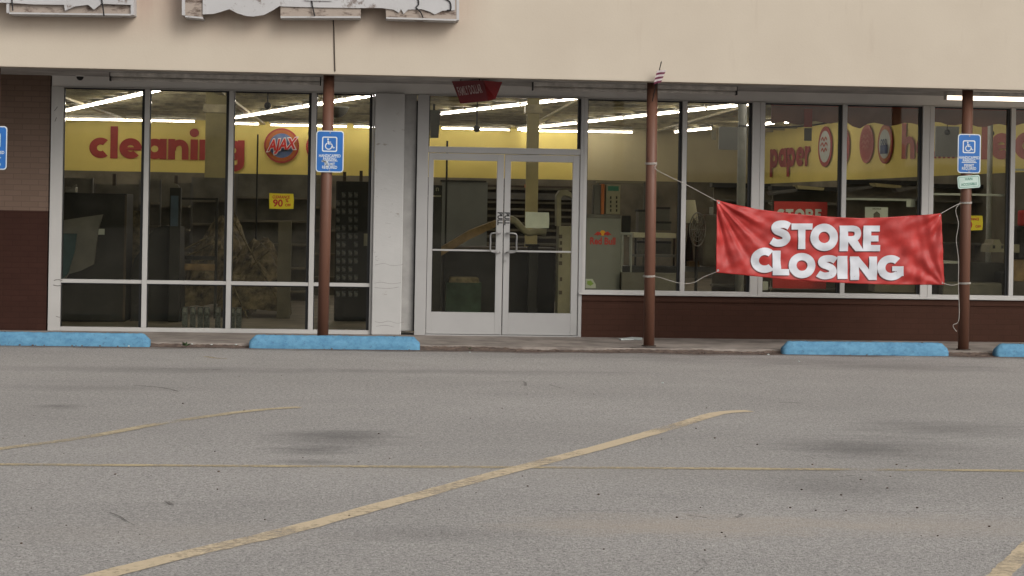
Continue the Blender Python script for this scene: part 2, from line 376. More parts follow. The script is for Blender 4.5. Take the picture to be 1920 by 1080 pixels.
M['blue'] = stop_mat()
M['signblue'] = mat('sign blue', (.018, .13, .42), .45, .08); M['signwhite'] = mat('sign white', (.62, .66, .68), .5, .08)
M['signgreen'] = mat('pale green plate', (.48, .60, .54), .5, .1); M['green'] = mat('green print', (.04, .20, .14), .6, .1)
M['banner'] = mat('red vinyl banner', (.43, .031, .026), .52, .15, 5, .25, 14, spec=.4)
M['bshadow'] = mat('maroon drop shadow', (.11, .012, .012), .6, .1); M['bwhite'] = mat('white print', (.60, .61, .65), .6, .06, 5)
M['rope'] = mat('white cord', (.42, .39, .35), .9, .1, 60)
M['steel'] = mat('brushed metal', (.35, .34, .33), .35, .1, 30, metal=.8); M['bwhite2'] = mat('cream lamp cloth', (.78, .74, .58), .8, .05); M['black'] = mat('matte black', (.014, .013, .013), .6, .1)
M['dark'] = mat('charcoal', (.022, .021, .022), .7, .2); M['darkbrown'] = mat('dark brown', (.07, .052, .04), .7, .2)
M['signold'] = chip_mat('peeling sign face', (.47, .46, .46), (.15, .11, .09), (.58, .66), 5, .7, (1, 1, 1), .6)
M['signback'] = chip_mat('weathered sign lining', (.36, .30, .255), (.08, .05, .038), (.50, .62), 6, .9, (.7, 1, 1.6), .8)
M['redsign'] = mat('dark red plastic', (.13, .009, .013), .35, .1); M['redsign2'] = mat('brighter red plastic', (.20, .006, .008), .35, .1)
M['faded'] = mat('faded pink lettering', (.42, .30, .29), .6, .2, 30)
M['ywall'] = mat('yellow wall paint', (.80, .66, .20), .7, .07, .6); M['red'] = mat('red wall lettering', (.34, .04, .035), .6, .05)
M['beige'] = mat('beige wall paint', (.50, .44, .27), .8, .08, .8); M['lowwall'] = mat('grey olive wall', (.20, .18, .14), .85, .25, 1.2)
M['ceil'] = mat('olive roof deck', (.48, .45, .32), .8, .35, 1.4); M['joist'] = mat('glint yellow joist', (.60, .53, .33), .35, .3, 3)  # joist yellow stands in for lamp glints under the roof deck
M['floor'] = mat('dusty floor tile', (.26, .23, .19), .45, .25, 2); M['fixture'] = mat('white enamel', (.5, .5, .48), .5, .05)
M['unlit'] = mat('aged fixture metal', (.62, .59, .55), .6, .2, 8)
def glow(name, col, s):
    m = bpy.data.materials.new(name); m.use_nodes = True; n = m.node_tree.nodes; n.remove(n['Principled BSDF'])
    e = n.new('ShaderNodeEmission'); e.inputs[0].default_value = (*col, 1); e.inputs[1].default_value = s
    m.node_tree.links.new(e.outputs[0], n['Material Output'].inputs[0]); return m
M['tube'] = glow('lit fluorescent tube', (1, .93, .93), 31.0); M['tubewarm'] = glow('lit warm tube', (1, .82, .62), 3.5)
M['col'] = mat('dull cream column', (.42, .37, .19), .8, .12, 2); M['pole'] = mat('pale steel pipe', (.42, .44, .43), .5, .1)
M['clear'] = mat('yellow clearance paper', (.75, .62, .03), .6, .05); M['redprint'] = mat('red print', (.5, .03, .03), .6, .02)
M['paper'] = mat('white paper', (.52, .56, .54), .8, .05, 8); M['grey'] = mat('grey sheet metal', (.14, .135, .13), .6, .2, 2)
M['greyd'] = mat('dim grey board', (.17, .16, .135), .7, .25, 2); M['cooler'] = mat('cooler grey enamel', (.20, .21, .205), .45, .08, 2)
M['cream'] = mat('cream plastic', (.30, .28, .20), .6, .12, 4); M['wood'] = mat('bare plywood', (.30, .20, .10), .8, .3, 6)
M['heap'] = mat('crumpled kraft paper', (.20, .16, .09), .8, .45, 7, .6, 12); M['teal'] = mat('dull teal', (.015, .05, .065), .6, .2)
M['steelblue'] = mat('slate blue', (.05, .085, .14), .5, .15); M['orange'] = mat('orange print', (.42, .12, .025), .6, .05)
M['navy'] = mat('navy print', (.035, .07, .2), .6, .3, 8); M['maroon'] = mat('maroon valance cloth', (.34, .17, .15), .85, .2, 2)
M['redtrim'] = mat('red trim', (.42, .035, .02), .6, .1); M['pack'] = mat('blister pack card', (.10, .115, .12), .4, .5, 30)
M['greencrate'] = mat('dusty dark green plastic', (.03, .06, .04), .7, .3); M['leaf'] = mat('weed leaf', (.05, .09, .03), .7, .3, 20); M['backdrop'] = mat('dark bank for reflections', (.035, .045, .022), .95, .35, .4)
M['ajaxblue'] = mat('blue globe print', (.05, .10, .28), .6, .3, 5, col2=(.16, .20, .30)); M['pink'] = mat('faded pink oval', (.42, .10, .08), .6, .1)

# ------------------------------------------------------------------ ground and terrain
bm = B(); sheet(bm, [(-150, -140, 0), (150, -140, 0), (150, 90, 0), (-150, 90, 0)]); struct(obj('parking_lot_ground', bm, M['asphalt']))
bm = B(); n_ = 60; top = []  # unseen bank added behind the camera so the glass reflects something dark
for i in range(n_+1):
    x = -170+340*i/n_; a = bm.verts.new((x, -95, 0)); b_ = bm.verts.new((x, -101, 4+1.0*math.sin(i*.7)+rnd.random())); c_ = bm.verts.new((x, -135, 6+1.5*math.sin(i*.31)+rnd.random()))
    top.append((a, b_, c_))
for i in range(n_):
    for k in range(2): bm.faces.new((top[i][k], top[i+1][k], top[i+1][k+1], top[i][k+1]))
struct(obj('unseen_dark_bank', bm, M['backdrop'], smooth=True))
# sidewalk with a crumbled front edge
SW = .05
bm = B(); xs = [-14+30*i/400 for i in range(401)]; fr, fb, bk = [], [], []
for i, x in enumerate(xs):
    e = .14+.03*math.sin(x*1.3)+.012*math.sin(x*7.1)+rnd.uniform(-.012, .012)
    if 1.2 < x < 3.0: e -= .10*math.sin((x-1.2)/1.8*math.pi)
    h = SW+rnd.uniform(-.004, .003)
    fb.append(bm.verts.new((x, e-.012, 0))); fr.append(bm.verts.new((x, e, h-.006))); bk.append(bm.verts.new((x, e+.05, SW)))
bb = [bm.verts.new((xs[-1], 1.72, SW)), bm.verts.new((xs[0], 1.72, SW))]
for i in range(400):
    bm.faces.new((fb[i], fb[i+1], fr[i+1], fr[i])); bm.faces.new((fr[i], fr[i+1], bk[i+1], bk[i]))
bm.faces.new(bk+bb); bmesh.ops.triangulate(bm, faces=[f for f in bm.faces if len(f.verts) > 4])
struct(obj('sidewalk', bm, M['walk']))
# dirt drift along the kerb
bm = B(); NX, NY = 520, 10; g = []
for i in range(NX+1):
    x = -8+17*i/NX; row = []
    w0 = .10+.05*math.sin(x*2.1+1)+.03*math.sin(x*5.7)+(.10 if .6 < x < 3.4 else 0)*math.sin(max(0, min(1, (x-.6)/2.8))*math.pi)
    for j in range(NY+1):
        t = j/NY; y = .17-t*(.10+w0)+.01*math.sin(x*31+j); hh = .034*math.sin(math.pi*min(1, t*.9+.35))*(1-t)**.7*(.6+.5*rnd.random())
        row.append(bm.verts.new((x, y, .004+hh if j < NY else .0025)))
    g.append(row)
for i in range(NX):
    for j in range(NY): bm.faces.new((g[i][j], g[i][j+1], g[i+1][j+1], g[i+1][j]))
bmesh.ops.recalc_face_normals(bm, faces=bm.faces[:])
struct(obj('dirt_drift', bm, M['dirt']), 'stuff')
bm = B(); fa_ = [-8+17*i/60 for i in range(61)]
for a, b_ in zip(fa_, fa_[1:]): sheet(bm, [(a, -.42, .0035), (b_, -.42, .0035), (b_, .16, .0035), (a, .16, .0035)])
fm_ = mat('thin brown silt', (.15, .10, .078), 1); n, l, b = nodes(fm_); tc = n.new('ShaderNodeTexCoord').outputs['Object']; sx = n.new('ShaderNodeSeparateXYZ'); l.new(tc, sx.inputs[0])
z_ = noise(n, l, tc, 1.1, 8, .75, (.7, 2.4, 1)); f = ramp(n, l, mth(n, l, 'ADD', sx.outputs[1], mth(n, l, 'MULTIPLY', mth(n, l, 'SUBTRACT', z_, .5), 1.5)), -.34, .10, 0, .85)
tr = n.new('ShaderNodeBsdfTransparent'); mx = n.new('ShaderNodeMixShader'); l.new(f, mx.inputs[0]); l.new(tr.outputs[0], mx.inputs[1]); l.new(b.outputs[0], mx.inputs[2]); l.new(mx.outputs[0], n['Material Output'].inputs[0])
struct(obj('silt_film', bm, fm_), 'stuff')
# pebbles and scraps
bm = B()
def pebble(p, r):
    t = bmesh.new(); bmesh.ops.create_icosphere(t, subdivisions=1, radius=r)
    for v in t.verts: v.co = Vector((v.co.x*rnd.uniform(.7, 1.5), v.co.y*rnd.uniform(.7, 1.3), v.co.z*.6))*1.0+p
    join(bm, t)
for _ in range(230):
    pebble(Vector((rnd.uniform(-5, 8), rnd.gauss(.02, .10), .012)), rnd.uniform(.005, .014))
for _ in range(70):
    p = atz(rnd.uniform(0, 1920), rnd.uniform(700, 1060)); pebble(Vector((p.x, p.y, .004)), rnd.uniform(.002, .006))
for u, v in ((343, 757), (216, 890), (458, 770), (1122, 928), (1420, 834), (1305, 804), (1523, 872), (1681, 872), (1614, 900), (1503, 919), (1577, 929), (1482, 953), (1269, 971), (1720, 953), (1855, 988), (1664, 916), (1340, 822), (710, 814), (410, 885), (655, 968), (40, 1020)):
    p = atz(u, v); pebble(Vector((p.x, p.y, .004)), .0075)
struct(obj('gravel', bm, M['dirt']), 'stuff')
bm = B()
for u, v in ((112, 645), (342, 650), (360, 648), (397, 649), (443, 649), (242, 652), (1080, 652), (1440, 664), (1497, 677), (1242, 717), (881, 660)):
    p = atz(u, v, .01); pebble(Vector((p.x, p.y-.02, .03 if v < 655 else .008)), .012)
struct(obj('litter_bits', bm, M['paper']), 'stuff')
# painted lines
def ribbon(pts, wd, z=.004):
    bm = B(); p = catmull(pts, 8); L = []
    for i, q in enumerate(p):
        t = (p[min(i+1, len(p)-1)]-p[max(i-1, 0)]).normalized(); nn = Vector((-t.y, t.x, 0))*wd/2
        j = wd*.06
        L.append((bm.verts.new(Vector((q.x, q.y, z))+nn*(1+rnd.uniform(-.1, .1))), bm.verts.new(Vector((q.x, q.y, z))-nn*(1+rnd.uniform(-.1, .1)))))
    for i in range(len(L)-1): bm.faces.new((L[i][0], L[i+1][0], L[i+1][1], L[i][1]))
    return bm
def pl(*uv): return [atz(u, v) for u, v in uv]
struct(obj('parking_line', ribbon(pl((1405, 771), (1345, 776), (1270, 798), (1205, 817), (1100, 846), (1010, 869), (900, 898), (690, 956), (520, 1001), (350, 1040), (190, 1080), (-60, 1145)), .13), M['yline']))
struct(obj('parking_line', ribbon(pl((562, 764), (500, 768), (420, 777), (300, 795), (150, 822), (0, 842), (-150, 862)), .10), M['yline3']))
struct(obj('parking_line', ribbon(pl((2120, 880), (1960, 1000), (1905, 1050), (1868, 1085), (1800, 1150)), .10), M['yline']))
struct(obj('parking_line', ribbon([Vector((x, -9.08+.012*math.sin(x), 0)) for x in (-5, -3, -1, 1, 3, 5, 7)], .085, .0035), M['yline2']))
struct(obj('parking_line', ribbon(pl((385, 669), (405, 672), (425, 673)), .06), M['yline2']))
# cracks and tyre scuffs
CR = [(((205, 962), (225, 970), (250, 985), (290, 990)), .014), (((1575, 895), (1600, 893)), .03),
      (((1318, 1050), (1322, 1062), (1300, 1078)), .02), (((1366, 962), (1390, 966), (1380, 972)), .04), (((1290, 968), (1325, 972)), .03), 
      (((940, 717), (980, 716), (985, 724)), .05), (((250, 723), (305, 728), (335, 735)), .035), (((1030, 722), (1078, 736)), .03), (((1460, 755), (1510, 757)), .035),
      (((1000, 958), (1200, 960), (1420, 958), (1640, 962), (1900, 958)), .010), (((840, 800), (1500, 790)), .0) , (((600, 697), (900, 697), (1200, 700)), .014), (((300, 692), (420, 694)), .03),
      (((1525, 862), (1520, 858), (1505, 856)), .015), (((690, 955), (830, 957), (950, 960)), .010), (((410, 1005), (530, 1012)), .012), (((310, 940), (322, 948)), .05)]
for pts, wd in CR:
    if wd: struct(obj('pavement_crack', ribbon(pl(*pts), wd*.55, .005), M['crack']))

# ------------------------------------------------------------------ the store building
bld = thing('store_building', 'long single storey shop with cream fascia, aluminium windows and brown painted brick', 'building', (0, 1.7, 0))
WY = 1.7      # plane of the shopfront
ZT = 3.01; CZ = 3.14
fas = B(); box(fas, -14, 16, 0, .2, 3.11, 5.9); fo = obj('fascia', fas, M['fascia'], bld)
bm = B(); tube(bm, catmull([at(624, 20, -.006), at(626, 60, -.006), at(627, 100, -.006), at(628, 134, -.006)], 5), .007, 6); obj('cable', bm, M['darkbrown'], fo)
bm = B(); box(bm, -14, 16, .2, 29, CZ, CZ+.1); bm2 = B(); box(bm2, -14, 16, .2, WY+.2, CZ, CZ+.1); bm.free(); obj('soffit', bm2, M['soffit'], bld)
bm = B(); box(bm, -3.96, 16, WY-.02, WY+.18, ZT+.005, CZ); obj('header', bm, M['header'], bld)
bm = B(); box(bm, -14, -3.98, WY-.03, WY+.2, 0, CZ); obj('brick_wall', bm, M['brick_l'], bld)
bm = B(); box(bm, 2.536, 16, WY-.03, WY+.17, 0, .585); box(bm, 2.536, 16, WY-.045, WY-.03, .50, .575, .004); obj('brick_wall', bm, M['brick_r'], bld)
bm = B(); box(bm, -.055, .31, WY-.09, WY+.2, SW, ZT+.004, .012)
pil = obj('pillar', bm, M['pillar'], bld)
for pts in (((703, 497), (720, 494), (735, 498), (756, 496)), ((702, 531), (715, 529), (732, 532), (752, 530)), ((702, 539), (728, 541), (748, 538)), ((703, 603), (715, 605), (728, 602), (744, 606), (757, 604)), ((705, 612), (722, 610), (738, 613)), ((703, 482), (708, 480)), ((704, 487), (709, 489)), ((704, 316), (707, 324)), ((706, 368), (709, 370)), ((722, 418), (732, 419)), ((728, 445), (733, 444))):
    bm = B(); tube(bm, catmull([at(a, b_, WY-.0905) for a, b_ in pts], 4), .0016, 5); obj('crack', bm, M['scuff'], pil)
for pts in (((101, 526), (108, 524), (117, 526)), ((100, 534), (108, 536), (116, 534)), ((105, 593), (112, 595)), ((103, 228), (106, 220)), ((102, 208), (108, 200))):
    bm = B(); tube(bm, catmull([at(a, b_, WY-.0405) for a, b_ in pts], 4), .005, 5); obj('scuff_mark', bm, M['scuff'], bld)
bm = B(); box(bm, .31, .455, WY+.03, WY+.1, SW+.05, ZT); obj('side_panel', bm, M['sidep'], bld)
bm = B(); box(bm, .455, .47, WY-.0, WY+.1, SW+.04, 2.93); obj('panel_joint', bm, M['gasket'], bld)
# --- window groups
def window(name, x0, x1, z0, z1, mull, rails, fw=.06, parent=bld, Ym=WY, jl=None, jr=None, head=.05):
    """frame members butt; glass sits 4 cm behind the frame face"""
    jl = fw if jl is None else jl; jr = fw if jr is None else jr
    bm = B(); d0, d1 = Ym-.04, Ym+.07
    box(bm, x0, x0+jl, d0, d1, z0, z1, .004); box(bm, x1-jr, x1, d0, d1, z0, z1, .004)
    box(bm, x0+jl, x1-jr, d0+.002, d1, z0, z0+.05, .004); box(bm, x0+jl, x1-jr, d0+.002, d1, z1-head, z1, .004)
    f = obj('window_frame', bm, M['frame'], parent)
    xe = [x0+jl]+[q for a in mull for q in (a-.03, a+.03)]+[x1-jr]
    ms = B()
    for a in mull: box(ms, a-.03, a+.03, d0+.003, d1, z0+.05, z1-head, .004)
    if mull: obj('mullion', ms, M['frame'], f)
    rs = B(); any_ = False
    for k in range(0, len(xe), 2):
        for rz, which in rails:
            if which is None or k//2 in which: box(rs, xe[k], xe[k+1], d0+.012, d1, rz-.022, rz+.022, .003); any_ = True
    if any_: obj('rail', rs, M['frame'], f)
    else: rs.free()
    for k in range(0, len(xe), 2):
        zs = [z0+.05]+[q for rz, which in rails if which is None or k//2 in which for q in (rz-.022, rz+.022)]+[z1-head]
        gk = B()
        for q in range(0, len(zs), 2):
            a, b_, c_, d_ = xe[k], xe[k+1], zs[q], zs[q+1]; t = .016
            box(gk, a+.001, a+t*.6, Ym+.0, Ym+.05, c_, d_); box(gk, b_-t*2.2, b_-.001, Ym+.0, Ym+.05, c_, d_)
            box(gk, a+t, b_-t*2.2, Ym+.0, Ym+.05, d_-t, d_-.001)
        pn = B()
        for q in range(0, len(zs), 2): box(pn, xe[k]+.012, xe[k+1]-.012, Ym+.02, Ym+.026, zs[q]+.004, zs[q+1]-.004)
        p = obj('window_pane', pn, M['glass'], parent); obj('gasket', gk, M['gasket'], p)
    return f
window('w', -3.96, -.056, SW, ZT+.002, [-2.815, -1.80, -.80], [(.655, None)], jl=.145, jr=.03, head=.012)
window('w', 2.535, 4.74, .585, ZT+.002, [3.79], [], jl=.04, jr=.10, head=.012)
window('w', 4.742, 6.90, .585, ZT+.002, [5.815], [], jl=.06, jr=.09, head=.012)
window('w', 6.902, 9.10, .585, ZT+.002, [7.98], [], jl=.06, jr=.09, head=.012)
window('w', 9.102, 11.3, .585, ZT+.002, [10.2], [], jl=.06, jr=.09, head=.012)
bm = B(); box(bm, 2.50, 11.3, WY-.075, WY+.0, .578, .600, .004); obj('sill', bm, M['frame'], bld)
# --- entrance: transom plus double doors
DX0, DX1, DT = .61, 2.49, 2.30
bm = B(); box(bm, .47, DX0, WY-.045, WY+.08, SW, ZT+.002, .004); box(bm, DX1, 2.534, WY-.045, WY+.08, SW, ZT+.002, .004)
box(bm, DX0, DX1, WY-.043, WY+.08, DT+.0, DT+.075, .004); box(bm, DX0, DX1, WY-.043, WY+.08, ZT-.01, ZT+.002)
box(bm, DX0, DX1, WY-.06, WY+.08, SW-.01, SW+.012)
df = obj('door_frame', bm, M['doorframe'], bld)
bm = B(); box(bm, DX0+.01, DX1-.01, WY+.02, WY+.026, DT+.08, ZT-.012); tp = obj('transom_pane', bm, M['glass'], bld)
bm = B(); box(bm, DX0+.001, DX0+.012, WY, WY+.05, DT+.08, ZT-.012); box(bm, DX1-.035, DX1-.001, WY, WY+.05, DT+.08, ZT-.012); obj('gasket', bm, M['gasket'], tp)
def door(x0, x1, hinge_left, hx):
    bm = B(); sl_, sr = (.06, .085) if hinge_left else (.075, .085); y0, y1 = WY-.03, WY+.02
    zb, zt = SW+.018, DT-.006
    box(bm, x0, x0+sl_, y0, y1, zb, zt, .003); box(bm, x1-sr, x1, y0, y1, zb, zt, .003)
    box(bm, x0+sl_, x1-sr, y0+.002, y1, zb, zb+.27, .003); box(bm, x0+sl_, x1-sr, y0+.002, y1, zt-.085, zt, .003)
    d = obj('door', bm, M['doorframe'], bld)
    bm = B(); box(bm, x0+sl_+.01, x1-sr-.01, WY+.0, WY+.006, zb+.275, zt-.09); obj('pane', bm, M['glass'], d)
    bm = B(); box(bm, x0+sl_+.002, x1-sr-.002, y0-.012, y0+.006, 1.09, 1.112, .003); obj('push_bar', bm, M['doorframe'], d)
    a = hx; b_ = hx+(.11 if not hinge_left else -.11)
    bm = B(); tube(bm, catmull([(a, y0, 1.32), (a, y0-.05, 1.32), (a+(b_-a)*.6, y0-.055, 1.32), (b_, y0-.055, 1.30), (b_, y0-.055, 1.20), (b_, y0-.055, 1.11), (a+(b_-a)*.6, y0-.055, 1.085), (a, y0-.05, 1.085), (a, y0, 1.085)], 5), .011, 8)
    obj('handle', bm, M['steel'], d, True)
    tx = (x1-sr/2+.004) if hinge_left else (x0+sl_/2)
    obj('pull_lettering', text_bm('PULL', .085, (tx-.030, y0-.002, 1.50), (0, 0, -1), (1, 0, 0), .045, 'CENTER', .85), M['black'], d)
    return d
d1 = door(DX0+.006, 1.545, True, 1.50)
d2 = door(1.555, DX1-.006, False, 1.60)
bm = B(); tube(bm, [(1.575, WY-.05, .98), (1.575, WY-.028, .98)], .018, 14); obj('lock', bm, M['steel'], d2)
# --- interior shell
IX0, IX1, IY, IZ = -11, 10.5, 21.9, 3.62
bm = B(); sheet(bm, [(IX0, 1.95, .052), (IX0, IY, .052), (10.6, IY, .052), (10.6, 1.95, .052)]); obj('interior_floor', bm, M['floor'], bld)
bm = B(); box(bm, IX0, 10.8, 1.92, IY+.3, IZ, IZ+.1); ro = obj('roof_deck', bm, M['ceil'], bld)
bm = B()
for k in range(20):
    y = 3.0+k*.95; box(bm, IX0, 10.2, y, y+.05, IZ-.055, IZ-.001)
for k in range(6):
    x = -9+k*3.1; box(bm, x, x+.12, 2.2, IY, IZ-.10, IZ-.056)
obj('joist', bm, M['joist'], ro)
bm = B(); box(bm, IX0, 10.7, 1.92, 2.0, 3.13, IZ); box(bm, IX0, IX0+.1, 2.0, IY, .05, IZ); obj('inner_wall', bm, M['beige'], bld)
zb0 = at(960, 335, IY).z
xb = at(1085, 300, IY).x
bm = B(); box(bm, IX0, xb, IY, IY+.1, zb0, IZ); bw = obj('back_wall', bm, M['ywall'], bld)
bm = B(); box(bm, IX0, 9.3, IY, IY+.08, .05, zb0-.001); obj('lower_back_wall', bm, M['lowwall'], bld)
bm = B(); box(bm, xb, 9.24, IY, IY+.1, zb0+.001, IZ); obj('beige_back_wall', bm, M['beige'], bld)
def wallbox(y0, y1, z0, z1, th=.1):
    f = lambda y: 9.24+(21.9-y)*.0626
    bm = B(); prism(bm, [(f(y0), y0, z0), (f(y1), y1, z0), (f(y1), y1, z1), (f(y0), y0, z1)], (th, 0, 0)); return bm
zr = atw(1600, 337).z
sw_ = obj('side_wall', wallbox(2.0, IY, zr, IZ), M['ywall'], bld); obj('lower_side_wall', wallbox(2.0, IY, .05, zr-.001), M['lowwall'], bld)
# letters on the walls
def backfn(u0, vb):
    p = at(u0, vb, IY-.03); q = at(u0+300, vb+300*.0243, IY-.03); dx = (q-p)
    sl_ = dx.z/dx.x
    return lambda x, y, e: Vector((p.x+x, IY-.03-e, p.z+y+sl_*x*0))
bm = B(); xh = 38.*41.9/3300; fn = backfn(167, 296)
def fitword(txt, fn, L, h, tbl=LOW):
    tot = sum(tbl[c][0] for c in txt)+.07*(len(txt)-1); sx = L/tot; b = B(); word(b, txt, fn, 0, 0, h, tbl, .07, .006, sx); return b
Lc = at(458, 300, IY).x-at(167, 296, IY).x
bm.free(); obj('cleaning_lettering', fitword('cleaning', fn, Lc, xh), M['red'], bw)
def sidefn(u0, v0, u1, v1):
    p, q = atw(u0, v0), atw(u1, v1); d = (q-p); L = Vector((d.x, d.y, 0)).length; t = Vector((d.x, d.y, 0))/L
    return (lambda x, y, e: Vector((p.x+t.x*x-.03-e, p.y+t.y*x, p.z+y+(d.z/L)*x*1.0))), L
fn, L = sidefn(1446, 315, 1521, 311); obj('paper_lettering', fitword('paper', fn, L, .44), M['red'], sw_)
fn, L = sidefn(1693, 298, 1749, 298); obj('aisle_lettering', fitword('he', fn, L, .43), M['pink'], sw_)
fn, L = sidefn(1754, 297, 1797, 297); bm = B()
for k in range(5):
    for f in rc(L*k/5, 0, L*k/5+L*.11, .13): sheet(bm, [fn(q.x, q.y, 0) for q in f])
obj('printed_dot', bm, M['red'], sw_)
fn, L = sidefn(1843, 299, 2000, 299); obj('aisle_lettering', fitword('lequ', fn, L, .43), M['pink'], sw_)

# round printed signs
def roundsign(name, label, fn, r, cols, extra=None, group=None):
    o = thing(name, label, 'wall sign', fn(0, 0, 0), group)
    def dsk(rr, e, m, nm, k=40):
        bm = B(); a = [bm.verts.new(fn(rr*math.cos(2*math.pi*i/k), rr*math.sin(2*math.pi*i/k), e)) for i in range(k)]
        c = [bm.verts.new(fn(rr*math.cos(2*math.pi*i/k), rr*math.sin(2*math.pi*i/k), e-.012)) for i in range(k)]
        bm.faces.new(a)
        for i in range(k): bm.faces.new((a[i], c[i], c[(i+1) % k], a[(i+1) % k]))
        bmesh.ops.recalc_face_normals(bm, faces=bm.faces[:])
        return obj(nm, bm, m, o)
    for i, (rr, mm, nm) in enumerate(cols): dsk(rr*r, .010+.005*i, mm, nm)
    if extra: extra(o)
    return o
p0 = at(528, 273, IY-.06); R_ = 32.5*41.9/3300
fa = lambda x, y, e: Vector((p0.x+x, IY-.05-e, p0.z+y))
def ajax(o):
    for dx, dy, m, e, bd in ((0, 0, M['bwhite'], .085, .09), (0, 0, M['redprint'], .10, .03)):
        c = p0+Vector((0, -e, -.10)); obj('ajax_lettering', text_bm('AJAX', .37, c, (1, 0, .10), (.18, 0, 1), bd, 'CENTER', .74), m, o)
roundsign('round_wall_sign', 'round sign reading AJAX on blue globe inside an orange and red ring', fa, R_, [(1, M['red'], 'outer_ring'), (.9, M['orange'], 'inner_ring'), (.70, M['ajaxblue'], 'globe')], ajax)
p1 = at(605, 276, IY-.06); fb_ = lambda x, y, e: Vector((p1.x+x, IY-.05-e, p1.z+y))
roundsign('round_wall_sign', 'round orange sign on yellow wall mostly hidden behind the mullion and post', fb_, R_*.95, [(1, M['red'], 'outer_ring'), (.9, M['orange'], 'inner_ring'), (.70, M['ywall'], 'centre')])
def oval(u, v, ru, rv, label, cols, extra=None):
    p, q = atw(u-ru, v), atw(u+ru, v); c = atw(u, v); d = Vector((q.x-p.x, q.y-p.y, 0)); hx = d.length/2; d.normalize()
    hz = (atw(u, v-rv).z-atw(u, v+rv).z)/2
    fn = lambda x, y, e: Vector((c.x-.03-e, c.y, c.z))+d*(x*hx)+Vector((0, 0, y*hz))
    return roundsign('oval_wall_sign', label, fn, 1, cols, (lambda o: extra(o, fn)) if extra else None)
def scrib(o, fn):
    bm = B()
    for yy, a in ((.32, .42), (.05, .5), (-.22, .42)):
        for f in st([(-a, yy), (-a*.5, yy+.12), (0, yy-.02), (a*.5, yy+.12), (a, yy)], .1): sheet(bm, [fn(q.x, q.y, .03) for q in f])
    obj('lettering', bm, M['pink'], o)
oval(1550, 275, 13, 38, 'white oval badge with red rim right after the word paper', [(1, M['red'], 'rim'), (.78, M['paper'], 'centre')], scrib)
oval(1585, 275, 11, 35, 'faded red oval badge half hidden behind the mullion right of paper', [(1, M['pink'], 'rim'), (.8, M['red'], 'centre')])
oval(1628, 270, 13, 36, 'faded plain pink oval badge in the middle of the third right window', [(1, M['pink'], 'rim'), (.82, M['red'], 'centre')], scrib)
def waves(o, fn):
    bm = B()
    for f in rc(-.5, -.5, .5, -.05): sheet(bm, [fn(q.x, q.y, .03) for q in f])
    obj('blue_band', bm, M['navy'], o); bm = B()
    for ch, x in (('b', -.42), ('o', -.16), ('d', .15)):
        for f in arc(x+.12, .1, .09, .12, 0, 360, .07, 12): sheet(bm, [fn(q.x, q.y, .035) for q in f])
    obj('lettering', bm, M['navy'], o)
oval(1663, 270, 14, 37, 'white and blue oval badge with orange red rim beside faded pink badge', [(1, M['red'], 'rim'), (.9, M['orange'], 'inner_rim'), (.74, M['paper'], 'centre')], waves)

ORD = ['first', 'second', 'third', 'fourth', 'fifth', 'sixth', 'seventh', 'eighth', 'ninth', 'tenth', 'eleventh', 'twelfth', 'thirteenth', 'fourteenth', 'fifteenth', 'sixteenth', 'seventeenth', 'eighteenth', 'nineteenth', 'twentieth']
# ------------------------------------------------------------------ fluorescent lights inside
GR = 'fluorescent ceiling fixtures inside the store'
def fixture(p, q, label, lit=True, r=.015, z=None, tm='tube', grp=GR, name='ceiling_light', hang=True, wd=.09):
    p, q = Vector(p), Vector(q); c = (p+q)/2; o = thing(name, label, 'ceiling light', c, grp)
    t = (q-p).normalized(); s = Vector((-t.y, t.x, 0))*wd/2
    bm = B(); prism(bm, [p-s+Vector((0, 0, .04)), p+s+Vector((0, 0, .04)), p+s*.7+Vector((0, 0, .09)), p-s*.7+Vector((0, 0, .09))], q-p); obj('housing', bm, M['unlit'], o)
    bm = B(); tube(bm, [p+t*.03, q-t*.03], r, 8); obj('tube', bm, M[tm], o, True)
    if hang:
        bm = B()
        for a in (p.lerp(q, .2), p.lerp(q, .8)): tube(bm, [a+Vector((0, 0, .09)), (a.x, a.y, IZ-.001)], .006, 4)
        obj('hanger', bm, M['joist'], o)
    return o
def lightrow(a, b_, L=1.25, gap=.05, desc='', zz=3.5):
    a, b_ = atz(*a, zz), atz(*b_, zz); t = (b_-a); n = max(1, round(t.length/(L+gap))); Ls = t.length/n
    for k in range(n):
        where = 'last fixture' if k == n-1 else ORD[k]+' fixture from the left'
        fixture(a+t*(k/n)+t.normalized()*gap/2, a+t*((k+1)/n)-t.normalized()*gap/2, where+' of the lit row '+desc)
lightrow((122-60, 222), (372, 228), 2.4, .12, 'crossing the back wall above cleaning')
lightrow((398, 231), (492, 233), 2.4, .12, 'crossing behind the cream column')
lightrow((500, 234), (812, 241), 2.4, .12, 'crossing behind the round signs')
lightrow((822, 240), (962, 244), 2.4, .12, 'seen left of the door transom centre')
lightrow((971, 245), (1193, 248), 2.4, .12, 'ending on the beige wall')
lightrow((60, 222), (560, 113), 1.25, .05, 'slanting across the leftmost pane')
lightrow((412, 226), (1050, 123), 1.25, .05, 'slanting above the AJAX sign')
lightrow((825, 214), (1500, 137), 1.25, .05, 'slanting across the door transom')
lightrow((970, 243), (1384, 198), 1.25, .05, 'slanting behind the middle post')
lightrow((1395, 197), (1850, 148), 1.25, .05, 'right of the pale pipe')
lightrow((1264, 248), (1335, 241), 1.25, .05, 'low on the beige wall')
lightrow((1393, 237), (1453, 231), 1.25, .05, 'above the word paper, left pair')
lightrow((1470, 230), (1500, 227), 1.25, .05, 'above the word paper, right end')

